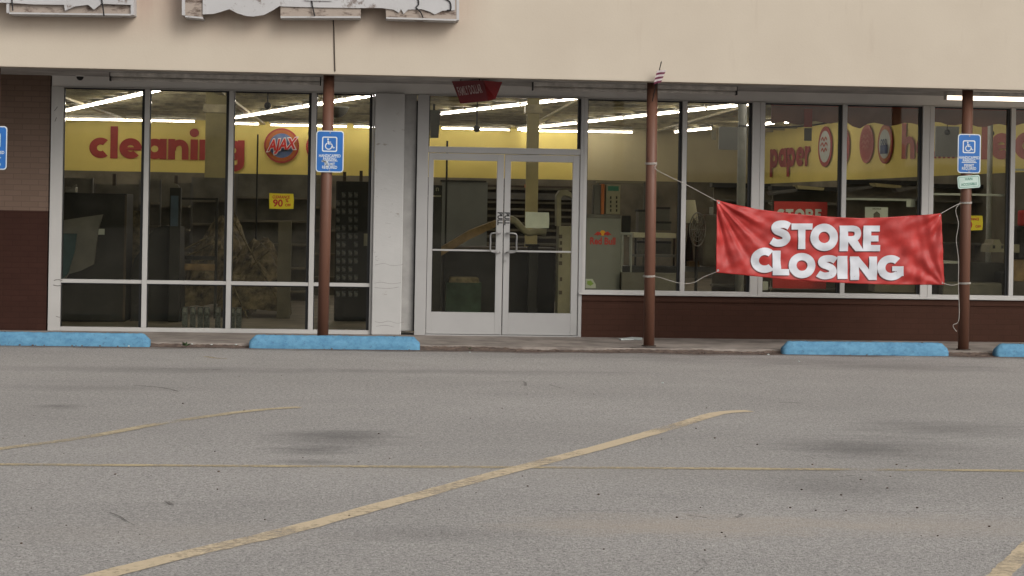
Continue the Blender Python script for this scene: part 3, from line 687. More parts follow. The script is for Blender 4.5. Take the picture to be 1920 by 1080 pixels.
# exterior fixtures under the canopy
def outer(u0, u1, lit, label, Yf=.95):
    x0 = at(u0, 150, Yf).x; x1 = at(u1, 150, Yf).x
    o = thing('canopy_light', label, 'ceiling light', ((x0+x1)/2, Yf, CZ), 'strip lights under the canopy')
    bm = B(); box(bm, x0, x1, Yf-.06, Yf+.06, CZ-.05, CZ-.001, .006); obj('housing', bm, M['unlit'], o)
    bm = B(); box(bm, x0-.012, x0, Yf-.05, Yf+.05, CZ-.10, CZ-.002); box(bm, x1, x1+.012, Yf-.05, Yf+.05, CZ-.10, CZ-.002); obj('end_cap', bm, M['dark' if not lit else 'unlit'], o)
    bm = B(); tube(bm, [(x0+.01, Yf-.02, CZ-.075), (x1-.01, Yf-.02, CZ-.075)], .022 if not lit else .026, 10); obj('tube', bm, M['unlit'] if not lit else M['tubewarm'], o, True)
outer(208, 600, False, 'unlit strip light above the left window row')
outer(1000, 1380, False, 'unlit strip light behind the middle post')
outer(1774, 2180, True, 'lit strip light glowing warm behind the right post')
# dome security camera
p = at(150, 146, WY-.12); o = thing('security_camera', 'small dark dome security camera on header at far left', 'camera', p)
bm = B(); bmesh.ops.create_cone(bm, segments=20, cap_ends=True, radius1=.05, radius2=.058, depth=.03, matrix=Matrix.Translation(p+Vector((0, 0, .03)))); obj('mount', bm, M['header'], o)
bm = B(); bmesh.ops.create_uvsphere(bm, u_segments=18, v_segments=10, radius=.043, matrix=Matrix.Translation(p+Vector((0, 0, .012)))); obj('dome', bm, M['black'], o, True)
bm = B(); box(bm, p.x-.07, p.x+.07, p.y-.02, WY-.022, p.z+.045, p.z+.075); obj('bracket', bm, M['header'], o)

# ------------------------------------------------------------------ posts
PX = [-4.345, -.585, 3.16, 6.915]; PY = .3
def postlabel(i): return ['rust brown steel post carrying the sign at the left frame edge', 'rust brown post with blue parking sign standing before the left windows', 'rust brown post with small flag and banner cords right of the doors', 'rust brown post with blue and pale green signs at right'][i]
for i, x in enumerate(PX):
    o = thing('canopy_post', postlabel(i), 'post', (x, PY, SW), 'steel posts holding the canopy')
    lean = (-.012, -.02, .012, 0)[i]
    bm = B(); tube(bm, [(x+lean, PY, SW), (x+lean*.5, PY, 1.6), (x, PY, CZ-.012)], .0635, 24); obj('pipe', bm, M['post'], o, True)
    bm = B(); tube(bm, [(x+lean, PY, SW), (x+lean, PY, SW+.012)], .085, 24); obj('base_plate', bm, M['darkbrown'], o)
    bm = B(); box(bm, x-.09, x+.09, PY-.09, PY+.09, CZ-.012, CZ-.0005); obj('cap_plate', bm, M['darkbrown'], o)

# ------------------------------------------------------------------ parking signs
def rrect(cx, cz, w_, h_, r, Y, k=5):
    pts = []
    for sx_, sz, a0 in ((1, 1, 0), (-1, 1, 90), (-1, -1, 180), (1, -1, 270)):
        for i in range(k+1):
            a = math.radians(a0+90*i/k); pts.append(Vector((cx+sx_*(w_/2-r)+r*math.cos(a), Y, cz+sz*(h_/2-r)+r*math.sin(a))))
    return pts
def psign(cx, cz, w_, h_, label, scratched=False):
    Y = PY-.075; o = thing('parking_sign', label, 'parking sign', (cx, Y, cz-h_/2), 'accessible parking signs on the posts')
    bm = B(); prism(bm, rrect(cx, cz, w_, h_, .035, Y), (0, .004, 0)); obj('plate', bm, M['signwhite'], o)
    bm = B(); prism(bm, rrect(cx, cz, w_-.022, h_-.022, .028, Y-.0015), (0, .001, 0)); obj('blue_field', bm, M['signblue'], o)
    yy = Y-.003; s = w_*.55; bx_, bz = cx-.004, cz+h_*.175
    out = rrect(bx_, bz, s, s, .02, yy); inn = rrect(bx_, bz, s-.026, s-.026, .012, yy); bm = B()
    a = [bm.verts.new(q) for q in out]; b_ = [bm.verts.new(q) for q in inn]
    for i in range(len(a)): bm.faces.new((a[i], a[(i+1) % len(a)], b_[(i+1) % len(a)], b_[i]))
    obj('symbol_border', bm, M['signwhite'], o)
    bm = B(); u = s*.9
    def put(fs, e=0):
        for f in fs: sheet(bm, [(bx_+q.x*u, yy-.0005*e, bz+q.y*u) for q in f])
    put(disc(-.12, .36, .07, 14)); put(arc(-.07, -.14, .23, .23, 115, 395-30, .075, 22), 1)
    put(st([(-.12, .26), (-.08, .02)], .10, False), 2); put(st([(-.08, .15), (.10, .15)], .06, False), 3); put(st([(-.10, .02), (.14, .02), (.27, -.28), (.37, -.24)], .075, False), 4)
    obj('wheelchair_symbol', bm, M['signwhite'], o)
    for i, (t, dz, ww) in enumerate((('HANDICAPPED', -.125, 1), ('PARKING', -.20, 1), ('PERMIT', -.325, 1), ('REQUIRED', -.40, 1))):
        obj('lettering', text_bm(t, .047, (cx, yy, cz+h_*dz*1.0-.006), (1, 0, 0), (0, 0, 1), .02, 'CENTER', .78), M['signwhite'], o)
    bm = B(); box(bm, cx-.09, cx+.09, yy-.001, yy, cz-h_*.235, cz-h_*.235+.007); obj('rule', bm, M['signwhite'], o)
    bm = B()
    for dz in (.45, -.45): tube(bm, [(cx, Y-.006, cz+h_*dz), (cx, Y+.02, cz+h_*dz)], .008, 8)
    obj('bolt', bm, M['steel'], o)
    if scratched:
        bm = B()
        for pts in ([(-.09, -.115), (-.06, -.11), (-.035, -.14), (-.03, -.165)], [(-.085, -.105), (-.05, -.12), (-.02, -.118)], [(-.05, -.14), (-.02, -.165), (-.035, -.18)]):
            for f in st(pts, .016): sheet(bm, [(cx+q.x, yy-.0015, cz+q.y) for q in f])
        obj('scratch', bm, M['signwhite'], o)
    return o
q = at(618.5, 284, PY-.08); psign(q.x, q.z, .315, .475, 'blue wheelchair sign with scratched lettering on post before left windows', True)
q = at(1817.5, 288, PY-.08); psign(q.x, q.z, .275, .46, 'blue wheelchair sign above a pale green plate on the right post')
q = at(-13, 277, PY-.08); psign(q.x, q.z, .305, .49, 'blue wheelchair sign cut off by the left edge of the photo')
q = at(1817, 341, PY-.085); o = thing('van_plate', 'small tilted pale green plate below the blue sign on right post', 'parking sign', q)
Y = PY-.078; bm = B(); pr = rrect(0, 0, .27, .15, .025, Y); rot = Matrix.Rotation(math.radians(-5), 4, 'Y')
rp = lambda v: Vector((q.x, 0, q.z))+rot @ Vector((v.x, 0, v.z))+Vector((0, v.y, 0))
prism(bm, [rp(v) for v in pr], (0, .003, 0)); obj('plate', bm, M['signgreen'], o)
bm = B(); a = [bm.verts.new(rp(v)+Vector((0, -.001, 0))) for v in rrect(0, 0, .245, .125, .018, Y)]; b_ = [bm.verts.new(rp(v)+Vector((0, -.001, 0))) for v in rrect(0, 0, .235, .115, .015, Y)]
for i in range(len(a)): bm.faces.new((a[i], a[(i+1) % len(a)], b_[(i+1) % len(a)], b_[i]))
obj('border', bm, M['green'], o)
xd = rot @ Vector((1, 0, 0)); zd = rot @ Vector((0, 0, 1))
obj('lettering', text_bm('VAN', .045, rp(Vector((-.0, Y-.002, .02))), xd, zd, .015), M['green'], o)
obj('lettering', text_bm('ACCESSIBLE', .045, rp(Vector((0, Y-.002, -.042))), xd, zd, .01, 'CENTER', .8), M['green'], o)

# ------------------------------------------------------------------ wheel stops
def wstop(x0, x1, label):
    o = thing('wheel_stop', label, 'wheel stop', ((x0+x1)/2, .02, 0), 'blue concrete wheel stops along the kerb')
    bm = B(); n = 60; prof = [(-.085, 0), (-.08, .05), (-.055, .125), (-.03, .148), (.03, .148), (.055, .125), (.08, .05), (.085, 0)]; rings = []
    for i in range(n+1):
        t = i/n; x = x0+(x1-x0)*t; e = min(t, 1-t)*(x1-x0)
        k = 1 if e > .07 else .55+.45*(e/.07)
        rings.append([bm.verts.new((x+(.0 if zz > .01 else 0)+rnd.uniform(-.002, .002), .02+yy*(1 if e > .04 else .85+.15*e/.04)+rnd.uniform(-.003, .003), max(0, zz*(k if zz > .06 else 1)+.002+rnd.uniform(-.004, .004)*(zz > 0)))) for yy, zz in prof])
    for i in range(n):
        for j in range(len(prof)-1): bm.faces.new((rings[i][j], rings[i][j+1], rings[i+1][j+1], rings[i+1][j]))
    bm.faces.new(rings[0][::-1]); bm.faces.new(rings[-1]); bmesh.ops.recalc_face_normals(bm, faces=bm.faces[:])
    obj('block', bm, M['blue'], o, True)
    bm = B()
    for t in (.15, .85):
        x = x0+(x1-x0)*t; tube(bm, [(x, .02, .1), (x, .02, .154)], .012, 8)
    obj('anchor_pin', bm, M['darkbrown'], o)
wstop(at(-40, 635, 0).x, at(281, 635, 0).x, 'blue wheel stop before the left brick wall'); wstop(at(468, 640, 0).x, at(787, 640, 0).x, 'blue wheel stop hiding the foot of the signed post')
wstop(at(1467, 652, 0).x, at(1776, 652, 0).x, 'blue wheel stop below the red banner'); wstop(at(1866, 655, 0).x, at(2180, 655, 0).x, 'blue wheel stop cut by the right photo edge')

# ------------------------------------------------------------------ red banner
TE = [(1344, 375), (1375, 383), (1420, 392), (1480, 400), (1550, 406), (1610, 409), (1660, 407.5), (1700, 405), (1735, 403), (1765, 400)]
BE = [(1342, 511), (1375, 514), (1420, 518.5), (1480, 525), (1550, 529), (1610, 532), (1660, 533.5), (1700, 534), (1735, 534), (1771, 534)]
def interp(E, u):
    for a, b_ in zip(E, E[1:]):
        if u <= b_[0] or b_ is E[-1]: return a[1]+(b_[1]-a[1])*(u-a[0])/(b_[0]-a[0])
def ban(u, v, lift=0):            # u, v in photo pixels on the cloth
    s = (u-1343)/425; vt, vb = interp(TE, u), interp(BE, u); t = (v-vt)/(vb-vt)
    y = 0
    for ang, amp, fr in ((.35, .030, 9), (.62, .028, 13), (.95, .018, 17)):   # folds fanning from the upper left corner
        y += 0
    a = math.atan2(t*.8+.02, s*3.0+.02); rr = math.hypot(s*3.0, t*.8)
    y += .024*math.sin(a*15+.6)*math.exp(-rr*1.15)*min(1, rr*4)
    y += .010*math.sin(a*34+1)*math.exp(-rr*1.6)*min(1, rr*5)
    a2 = math.atan2((1-t)*.8+.02, (1-s)*3.0+.02); r2 = math.hypot((1-s)*3, (1-t)*.8)
    y += .013*math.sin(a2*13+.4)*math.exp(-r2*1.2)*min(1, r2*4)
    a3 = math.atan2(t*.8+.02, (1-s)*3.0+.02); r3 = math.hypot((1-s)*3, t*.8)
    y += .015*math.sin(a3*11+2)*math.exp(-r3*1.0)*min(1, r3*4)
    y += .014*math.sin(s*70+t*4)*math.exp(-((s-.9)/.07)**2)*t
    y += .008*math.sin(s*38-t*3)*math.exp(-(t/.25)**2)
    y += .006*math.sin(s*23+t*9+1.5)+.004*math.sin(s*51-t*17)+.03*math.sin(s*math.pi)*math.sin(t*math.pi*.9)
    y += .0035*math.sin(s*90+t*21+2*math.sin(t*7))+.003*math.sin(s*31+t*33)+.004*math.sin(s*140-t*9)*math.exp(-((s-.93)/.05)**2)
    p = at(u, v, .17); p.y = .17+y-lift; return p
bn = thing('store_closing_banner', 'creased red banner reading STORE CLOSING tied between two posts', 'banner', at(1555, 470, .17))
bm = B(); NU, NV = 200, 60; gr = []
def cl(uu, t):
    # u drifts slightly so side edges follow the photo
    u = 1343+425*uu+(.0); vt, vb = interp(TE, u), interp(BE, u); return (u+(t-.5)*(-2 if uu < .02 else 0)+(uu**6)*(t*6-3), vt+(vb-vt)*t)
for i in range(NU+1):
    gr.append([])
    for j in range(NV+1):
        u, v = cl(i/NU, j/NV); gr[-1].append(bm.verts.new(ban(min(max(u, 1340), 1772), v)))
for i in range(NU):
    for j in range(NV): bm.faces.new((gr[i][j], gr[i][j+1], gr[i+1][j+1], gr[i+1][j]))
cloth = obj('cloth', bm, M['banner'], bn, True)
sm = cloth.modifiers.new('thickness', 'SOLIDIFY'); sm.thickness = .002; sm.offset = 1
LET = [('S', 1445, 1483, 414, 462), ('T', 1484, 1524, 419, 467), ('O', 1521, 1571, 420, 470), ('R', 1575, 1620, 423, 471), ('E', 1619, 1652, 423, 471),
       ('C', 1409, 1450, 465, 511), ('L', 1449, 1481, 470, 516), ('O', 1480, 1529, 475, 521), ('S', 1533, 1571, 479, 523), ('I', 1571, 1590, 480, 523), ('N', 1595, 1645, 481, 525), ('G', 1646, 1694, 479, 525)]
def letters(du, dv, lift, m, nm):
    bm = B()
    for ch, u0, u1, v0, v1 in LET:
        wd = CAP[ch][0]; sx_ = (u1-u0)/wd; sy = v1-v0
        tilt = .03 if ch in 'SN' else (-.02 if ch in 'LRI' else 0)
        glyph(bm, ch, lambda x, y, e: ban(x+du, -y+dv, lift+e), u0, -v1, sx_, sy, CAP, .0006, ((1400, 1700, 66), (-530, -410, 26)))
    return obj(nm, bm, m, bn, True)
letters(-2.0, 2.2, .003, M['bshadow'], 'letter_shadow'); letters(0, 0, .005, M['bwhite'], 'lettering')
bm = B()
for u, v in ((1348, 380), (1346, 507), (1761, 404), (1767, 530)):
    p = ban(u, v, .003)
    t = bmesh.new(); bmesh.ops.create_circle(t, cap_ends=True, segments=14, radius=.014, matrix=Matrix.Translation(p) @ Matrix.Rotation(math.pi/2, 4, 'X')); join(bm, t)
obj('grommet', bm, M['steel'], bn)
# cords
def cord(pts, label, wrapx=None, wrapz=None):
    bm = B(); tube(bm, catmull(pts, 8), .0036, 6)
    if wrapx is not None:
        for dz in (0, .012): tube(bm, [(wrapx+.069*math.cos(a*math.pi/12), PY+.069*math.sin(a*math.pi/12), wrapz+dz+.004*math.sin(a*.3)) for a in range(25)], .005, 6, False)
    o = obj('banner_cord', bm, M['rope'], None, True); tag(o, label, 'cord', 'white cords tying the banner')
z1, z2 = at(1216, 307, PY-.07).z, at(1216, 519, PY-.07).z
cord([(3.16+.068, PY-.03, z1), at(1232, 319, .2), at(1290, 348, .19), ban(1346, 378, .004)], 'taut cord from the upper left banner corner to the middle post', 3.16, z1)
cord([(3.16+.068, PY-.03, z2), at(1240, 521, .22), at(1275, 531, .2), at(1300, 530, .2), at(1320, 519, .2), ban(1345, 509, .004)], 'slack sagging cord from the lower left banner corner', 3.16, z2)
z3, z4 = at(1812, 381, PY-.07).z, at(1808, 532, PY-.07).z
cord([(6.915-.068, PY-.03, z3), at(1790, 386, .2), ban(1763, 401, .004)], 'short cord from the upper right banner corner to right post', 6.915, z3)
cord([(6.915-.068, PY-.03, z4), at(1785, 535, .2), ban(1768, 531, .004)], 'short cord from the lower right banner corner to right post', 6.915, z4)
bm = B(); tube(bm, catmull([at(1800, 381, .2), at(1792, 394, .2), at(1797, 420, .2), at(1793, 450, .2), at(1797, 486, .2), at(1797, 535, .2), at(1798, 598, .2), at(1787, 610, .2), at(1794, 622, .2)], 8), .004, 6)
tag(obj('loose_cord', bm, M['rope'], None, True), 'loose cord end dangling with a knot beside the right post', 'cord', 'white cords tying the banner')

# ------------------------------------------------------------------ small flag
b0, b1 = at(1223, 190, .215), at(1239.5, 118, -.17)
fl = thing('small_flag', 'little faded striped flag on a stick at the top of the middle post', 'flag', b0)
bm = B(); tube(bm, [b0, b1], .006, 8); tube(bm, [b1, b1+(b1-b0).normalized()*.03], [.009, .001], 8); obj('stick', bm, M['dark'], fl)
fm = [mat('flag white stripe', (.75, .66, .66), .8, .05), mat('flag faded red stripe', (.20, .05, .09), .8, .05)]
bm = B(); NS = 6; A0, A1, Bq0, Bq1 = at(1231, 133, -.13), at(1248, 131, -.10), at(1225, 159, -.02), at(1239, 154, -.03)
g = []
for i in range(NS*3+1):
    t = i/(NS*3); r_ = []
    for j in range(9):
        s = j/8; p = A0.lerp(Bq0, t).lerp(A1.lerp(Bq1, t), s); p.y += -.03+.008*math.sin(s*5+t*2); p.z += .003*math.sin(s*5); r_.append(bm.verts.new(p))
    g.append(r_)
for i in range(NS*3):
    for j in range(8):
        f = bm.faces.new((g[i][j], g[i][j+1], g[i+1][j+1], g[i+1][j])); f.material_index = (i//3) % 2
obj('flag_cloth', bm, fm, fl, True)

# ------------------------------------------------------------------ red hanging sign under the canopy
q = at(893, 170, .9); hsn = thing('hanging_sign', 'dark red tapered sign hanging under the canopy above the doors', 'sign', q)
pA = [at(847, 147, .80), at(863, 194, .80), at(915, 189, .55), at(905, 147, .55)]
pA[0].z = pA[3].z = 3.118
pB = [pA[3], pA[2], at(929, 186, .75), at(942, 147, .75)]; pB[3].z = 3.118
bm = B(); prism(bm, pA, (.015, .02, 0)); f1 = obj('front_panel', bm, M['redsign'], hsn)
bm = B(); prism(bm, pB, (-.015, .02, 0)); obj('side_panel', bm, M['redsign2'], hsn)
bm = B(); prism(bm, [pA[1]+Vector((.01, .03, .004)), pA[2]+Vector((0, .03, .004)), pB[2]+Vector((-.01, .03, .004)), at(872, 190, 1.05)], (0, 0, .012)); obj('bottom_panel', bm, M['redsign'], hsn)
xd = (pA[3]-pA[0]).normalized(); zd = ((pA[0]-pA[1]).normalized()+(pA[3]-pA[2]).normalized()).normalized(); nrm = xd.cross(zd).normalized()
if nrm.y > 0: nrm = -nrm
c = (pA[0]+pA[1]+pA[2]+pA[3])/4
obj('lettering', text_bm('FAMILY DOLLAR', .15, c+nrm*.012-zd*.03, xd+Vector((0, 0, .09)), zd, .02, 'CENTER', .30), M['faded'], f1)
bm = B()
for a in (pA[0].lerp(pA[3], .3), pA[0].lerp(pA[3], .9)): tube(bm, [a+Vector((0, .02, -.01)), (a.x, a.y+.02, CZ-.001)], .006, 6)
obj('bracket', bm, M['dark'], hsn)

# ------------------------------------------------------------------ old peeling sign boxes on the fascia
def poly(pts, Y, th): bm = B(); prism(bm, [at(u, v, Y) for u, v in pts], (0, th, 0)); return bm
o = thing('broken_sign_box', 'long peeling white sign box with a wavy torn lower edge', 'sign', at(600, 30, -.2), 'old broken sign boxes on the fascia')
obj('torn_face', poly([(380, 27), (400, 26), (415, 22), (430, 17), (445, 25), (462, 30), (475, 31), (495, 28), (512, 19), (524, 11), (528, 12), (600, 14), (672, 15), (690, 15), (716, 15), (722, 16), (738, 18), (748, 24), (752, 17), (757, 26), (765, 18), (790, 17), (806, 22), (815, 27), (830, 20), (853, 19), (853, -120), (380, -120)], -.235, .015), M['signold'], o, label='curling grey white face with torn edge')
obj('lining', poly([(345, 30), (380, 33), (382, -118), (345, -118)], -.215, .12), M['signback'], o); obj('lining', poly([(526, 31.5), (676, 31.5), (683, -118), (526, -118)], -.215, .12), M['signback'], o)
obj('lining', poly([(724, 33), (858, 36), (858, -118), (716, -118)], -.215, .12), M['signback'], o)
obj('back_panel', poly([(384, -10), (856, -5), (856, -116), (384, -116)], -.09, .088), M['signback'], o)
bm = B(); prism(bm, [at(341, 28, -.22), at(347, 29, -.22), at(347, -118, -.22), at(341, -118, -.22)], (0, .218, 0)); prism(bm, [at(856, 37.5, -.22), at(861, 37.5, -.22), at(861, -118, -.22), at(856, -118, -.22)], (0, .218, 0))
for e in (((347, 29), (380, 32)), ((526, 30.5), (676, 30.5)), ((724, 32), (856, 36))):
    (a, b_), (c, d_) = e; prism(bm, [at(a, b_, -.24), at(c, d_, -.24), at(c, d_+3, -.24), at(a, b_+3, -.24)], (0, .238, 0))
obj('edge_trim', bm, M['signold'], o)
bm = B()
for pts in ([(583, -5), (586, 12), (590, 30)], [(783, -5), (785, 8), (780, 14), (788, 22), (793, 33)], [(828, -5), (843, 3), (845, 18), (838, 19)]):
    tube(bm, catmull([at(a, b_, -.243) for a, b_ in pts], 4), .008, 5)
obj('loose_wire', bm, M['dark'], o)
bm = B(); prism(bm, [at(572, 1, -.25), at(622, 2, -.25), at(622, -30, -.25), at(572, -30, -.25)], (0, .014, 0)); obj('patch', bm, M['signold'], o)
o = thing('broken_sign_box', 'shorter peeling sign box with brown stained lining in the upper left corner', 'sign', at(120, 20, -.2), 'old broken sign boxes on the fascia')
obj('lining', poly([(16, 23), (190, 27), (246, 26), (246, -118), (16, -118)], -.19, .10), M['signback'], o)
obj('torn_face', poly([(-40, 4), (14, 5), (60, 8), (120, 9), (122, 20), (140, 12), (165, 9), (176, 18), (190, 7), (215, 8), (246, 9), (246, -120), (-40, -120)], -.235, .015), M['signold'], o)
bm = B(); prism(bm, [at(12, 24, -.22), at(17, 24, -.22), at(17, -118, -.22), at(12, -118, -.22)], (0, .218, 0)); prism(bm, [at(245, 28, -.22), at(251, 28, -.22), at(251, -118, -.22), at(245, -118, -.22)], (0, .218, 0))
prism(bm, [at(17, 23, -.24), at(245, 26, -.24), at(245, 29, -.24), at(17, 26, -.24)], (0, .238, 0)); obj('edge_trim', bm, M['signold'], o)
bm = B()
for pts in ([(190, -5), (193, 15), (195, 30)], [(22, -5), (24, 20)]): tube(bm, catmull([at(a, b_, -.243) for a, b_ in pts], 4), .008, 5)
obj('loose_wire', bm, M['dark'], o)

# ------------------------------------------------------------------ papers and stickers on the glass
def paper(u0, v0, u1, v1, Y, m, name, label, cat, lines=(), jag=0):
    o = thing(name, label, cat, at((u0+u1)/2, v1, Y)); bm = B()
    P = [(u0, v0), ((u0+u1)/2, v0+jag), (u1, v0+1+jag*.5), (u1+jag, (v0+v1)/2), (u1, v1+.5), ((u0+u1)/2, v1+jag), (u0, v1)]
    prism(bm, [at(a, b_, Y+.001*math.sin(a)) for a, b_ in P], (0, .002, 0)); obj('sheet', bm, M[m], o)
    for t, u, v, sz, mm, sxx in lines: obj('print', text_bm(t, sz, at(u, v, Y-.003), (1, 0, 0), (0, 0, 1), .03, 'CENTER', sxx), M[mm], o)
    return o
YG = WY+.032
paper(505, 362, 550, 391, YG, 'clear', 'clearance_poster', 'yellow clearance poster on glass of the left window row', 'poster', (('CLEARANCE', 527, 372, .05, 'redprint', .75), ('90', 521, 387, .12, 'redprint', 1), ('%', 538, 379, .055, 'redprint', 1), ('OFF', 540, 387, .045, 'redprint', .9)), 1)
paper(1800, 403, 1842, 431, YG, 'clear', 'clearance_poster', 'yellow clearance poster partly hidden behind the right post', 'poster', (('CLEARANCE', 1822, 413, .045, 'redprint', .75), ('90', 1815, 427, .11, 'redprint', 1), ('OFF', 1834, 427, .045, 'redprint', .9)), 1)
paper(985, 397, 1029, 427, WY+.012, 'paper', 'paper_notice', 'blank pale notice taped to the right door glass', 'notice', (), 1)
paper(1622, 388, 1665, 412, YG, 'paper', 'paper_notice', 'pale notice with a grey picture just above the banner', 'notice', (('NOTICE', 1644, 393, .03, 'greyd', 1),), 0)
bm = B(); prism(bm, [at(1638, 411, YG-.004), at(1638, 401, YG-.004), at(1644, 396, YG-.004), at(1650, 401, YG-.004), at(1650, 411, YG-.004)], (0, .002, 0)); tag(obj('printed_picture', bm, M['greyd']), 'small grey printed picture on the pale notice above banner', 'picture')
o = thing('green_sticker', 'small white and green sticker low in the window beside the cooler', 'sticker', at(1105, 540, YG))
bm = B(); prism(bm, [at(a, b_, YG) for a, b_ in ((1096, 523), (1111, 523), (1117, 533), (1117, 540), (1096, 540))], (0, .002, 0)); obj('backing', bm, M['paper'], o)
bm = B(); prism(bm, [at(a, b_, YG-.003) for a, b_ in ((1101, 527), (1108, 526), (1113, 532), (1107, 536), (1101, 533))], (0, .002, 0)); obj('leaf_print', bm, mat('lime print', (.25, .42, .08), .6, .1), o)
# inner store closing poster
ic = thing('store_closing_poster', 'red poster reading STORE behind the glass above the banner', 'poster', at(1500, 540, WY+.3))
obj('sheet', pbox(B(), 1450, 378, 1550, 541, WY+.3, .004), M['redprint'], ic)
bm = B(); fn = lambda x, y, e: at(x, -y, WY+.296-e); x = 1457
for ch in 'STORE': glyph(bm, ch, fn, x, -414, 18, 22, CAP, .0006); x += CAP[ch][0]*18+2.5
obj('lettering', bm, M['signwhite'], ic)

# ------------------------------------------------------------------ things inside the store
def simple(name, label, cat, pbx, m, group=None, **k):
    u0, v0, u1, v1, Y, dep = pbx; return tag(obj(name, pbox(B(), u0, v0, u1, v1, Y, dep, **k), M[m]), label, cat, group)
# hanging valance behind the right windows
o = thing('valance', 'maroon cloth valance with red trim hanging behind the right windows', 'valance', at(1650, 230, 2.5))
def val(u0, u1):
    pts = []; k = 40
    for i in range(k+1):
        u = u0+(u1-u0)*i/k; pts.append((u, 229+2*math.sin(u*.035)+(7 if 1592 < u < 1615 else 0)+3*math.sin(u*.11)+ (u-u0)*.012))
    return pts
bm = B(); prism(bm, [at(u, v, 2.5) for u, v in val(1447, 2000)]+[Vector((at(2000, 190, 2.5).x, 2.5, 3.12)), Vector((at(1447, 190, 2.5).x, 2.5, 3.12))], (0, .03, 0)); obj('cloth', bm, M['maroon'], o)
bm = B(); pbox(bm, 1447, 193, 2000, 204, 2.46, .03); pbox(bm, 1508, 204, 1523, 238, 2.46, .03); obj('trim', bm, M['redtrim'], o)
simple('hanging_card', 'small grey card hanging from the red trim above paper', 'card', (1508, 240, 1522, 264, 2.47, .01), 'grey')
bm = B(); tube(bm, catmull([at(1385, 236, 2.9), at(1450, 239, 2.9), at(1520, 235, 2.9), at(1560, 228, 2.9)], 8), .012, 6); tag(obj('black_cable', bm, M['black'], None, True), 'black cable sagging across the window above paper', 'cable')
# pipes and columns
def pipe(u, v0, Y, r, label, m='pole'):
    x = at(u, v0, Y).x; bm = B(); tube(bm, [(x, Y, .055), (x, Y, IZ-.001)], r, 16); return tag(obj('support_pipe', bm, M[m], None, True), label, 'pipe', 'pipes inside the store')
pipe(1391, 280, 4.0, .06, 'pale pipe rising behind the upper left banner corner'); pipe(1856, 300, 5.5, .04, 'pale pipe standing right of the right post')
def column(u0, u1, Y, label, m='col'):
    x0, x1 = at(u0, 300, Y).x, at(u1, 300, Y).x; o = thing('column', label, 'column', ((x0+x1)/2, Y, .06))
    bm = B(); box(bm, x0, x1, Y, Y+(x1-x0), .055, IZ-.002, .01); obj('shaft', bm, M[m], o)
    bm = B(); box(bm, x0-.04, x1+.04, Y-.04, Y+(x1-x0)+.04, IZ-.40, IZ-.26); obj('capital', bm, M['joist'], o); return o
column(384, 427, 11, 'wide cream column in front of the word cleaning'); column(988, 1010, 9, 'narrow yellowish column seen through the right door')
# left windows
cb = thing('dark_cabinet', 'tall black cabinet behind the leftmost pane', 'cabinet', at(176, 600, 3.3))
obj('body', pbox(B(), 90, 362, 236, 620, 3.3, .6, .01, True), M['dark'], cb); obj('label_tag', pbox(B(), 177, 429, 196, 440, 3.285, .01), M['paper'], cb)
bm = B(); pbox(bm, 232, 366, 236, 600, 3.28, .02); obj('edge_strip', bm, M['darkbrown'], cb)
bm = B(); prism(bm, [at(a, b_, 2.9) for a, b_ in ((100, 416), (150, 408), (193, 402), (184, 430), (176, 495), (150, 508), (128, 514), (100, 560))], (0, .05, 0)); tag(obj('leaning_panel', bm, M['grey']), 'grey curved panel leaning against the black cabinet', 'panel')
bm = B(); prism(bm, [at(a, b_, 2.8) for a, b_ in ((100, 437), (144, 438), (140, 470), (128, 512), (100, 540))], (0, .04, 0)); tag(obj('teal_panel', bm, M['teal']), 'dark teal panel in front of the grey leaning panel', 'panel')
bm = B(); tube(bm, catmull([at(132, 353, 3.1), at(138, 350, 3.1), at(144, 347, 3.1)], 4), .012, 8); pbox(bm, 122, 350, 143, 361, 3.12, .12, .01); tag(obj('chrome_lamp', bm, M['steel']), 'small shiny lamp on top of the black cabinet', 'lamp')
mc = thing('covered_machine', 'black covered machine hunched below a slate blue stand', 'machine', at(300, 600, 3.6))
bm = B(); prism(bm, [at(a, b_, 3.6) for a, b_ in ((244, 640), (246, 505), (252, 485), (266, 468), (280, 440), (294, 426), (310, 423), (338, 426), (339, 640))], (0, .5, 0)); obj('cover', bm, M['black'], mc)
st_ = thing('display_stand', 'slim black stand with slate blue front behind the second pane', 'stand', at(326, 600, 3.4))
obj('frame', pbox(B(), 316, 352, 337, 620, 3.4, .12, .01, True), M['black'], st_); obj('blue_front', pbox(B(), 320, 367, 334, 424, 3.385, .014), M['steelblue'], st_)
bm = B(); prism(bm, [at(a, b_, 3.40) for a, b_ in ((317, 352), (321, 346), (328, 344), (334, 347), (336, 352))], (0, .1, 0)); obj('cap', bm, M['greyd'], st_)
rk = thing('metal_rack', 'black metal rack frame right of the slate blue stand', 'rack', at(372, 600, 4.2))
bm = B(); pbox(bm, 338, 371, 407, 375, 4.2, .04); pbox(bm, 338, 480, 405, 487, 4.2, .04); obj('crossbar', bm, M['black'], rk)
bm = B(); pbox(bm, 402, 371, 407, 620, 4.19, .04, 0, True); obj('upright', bm, M['black'], rk)
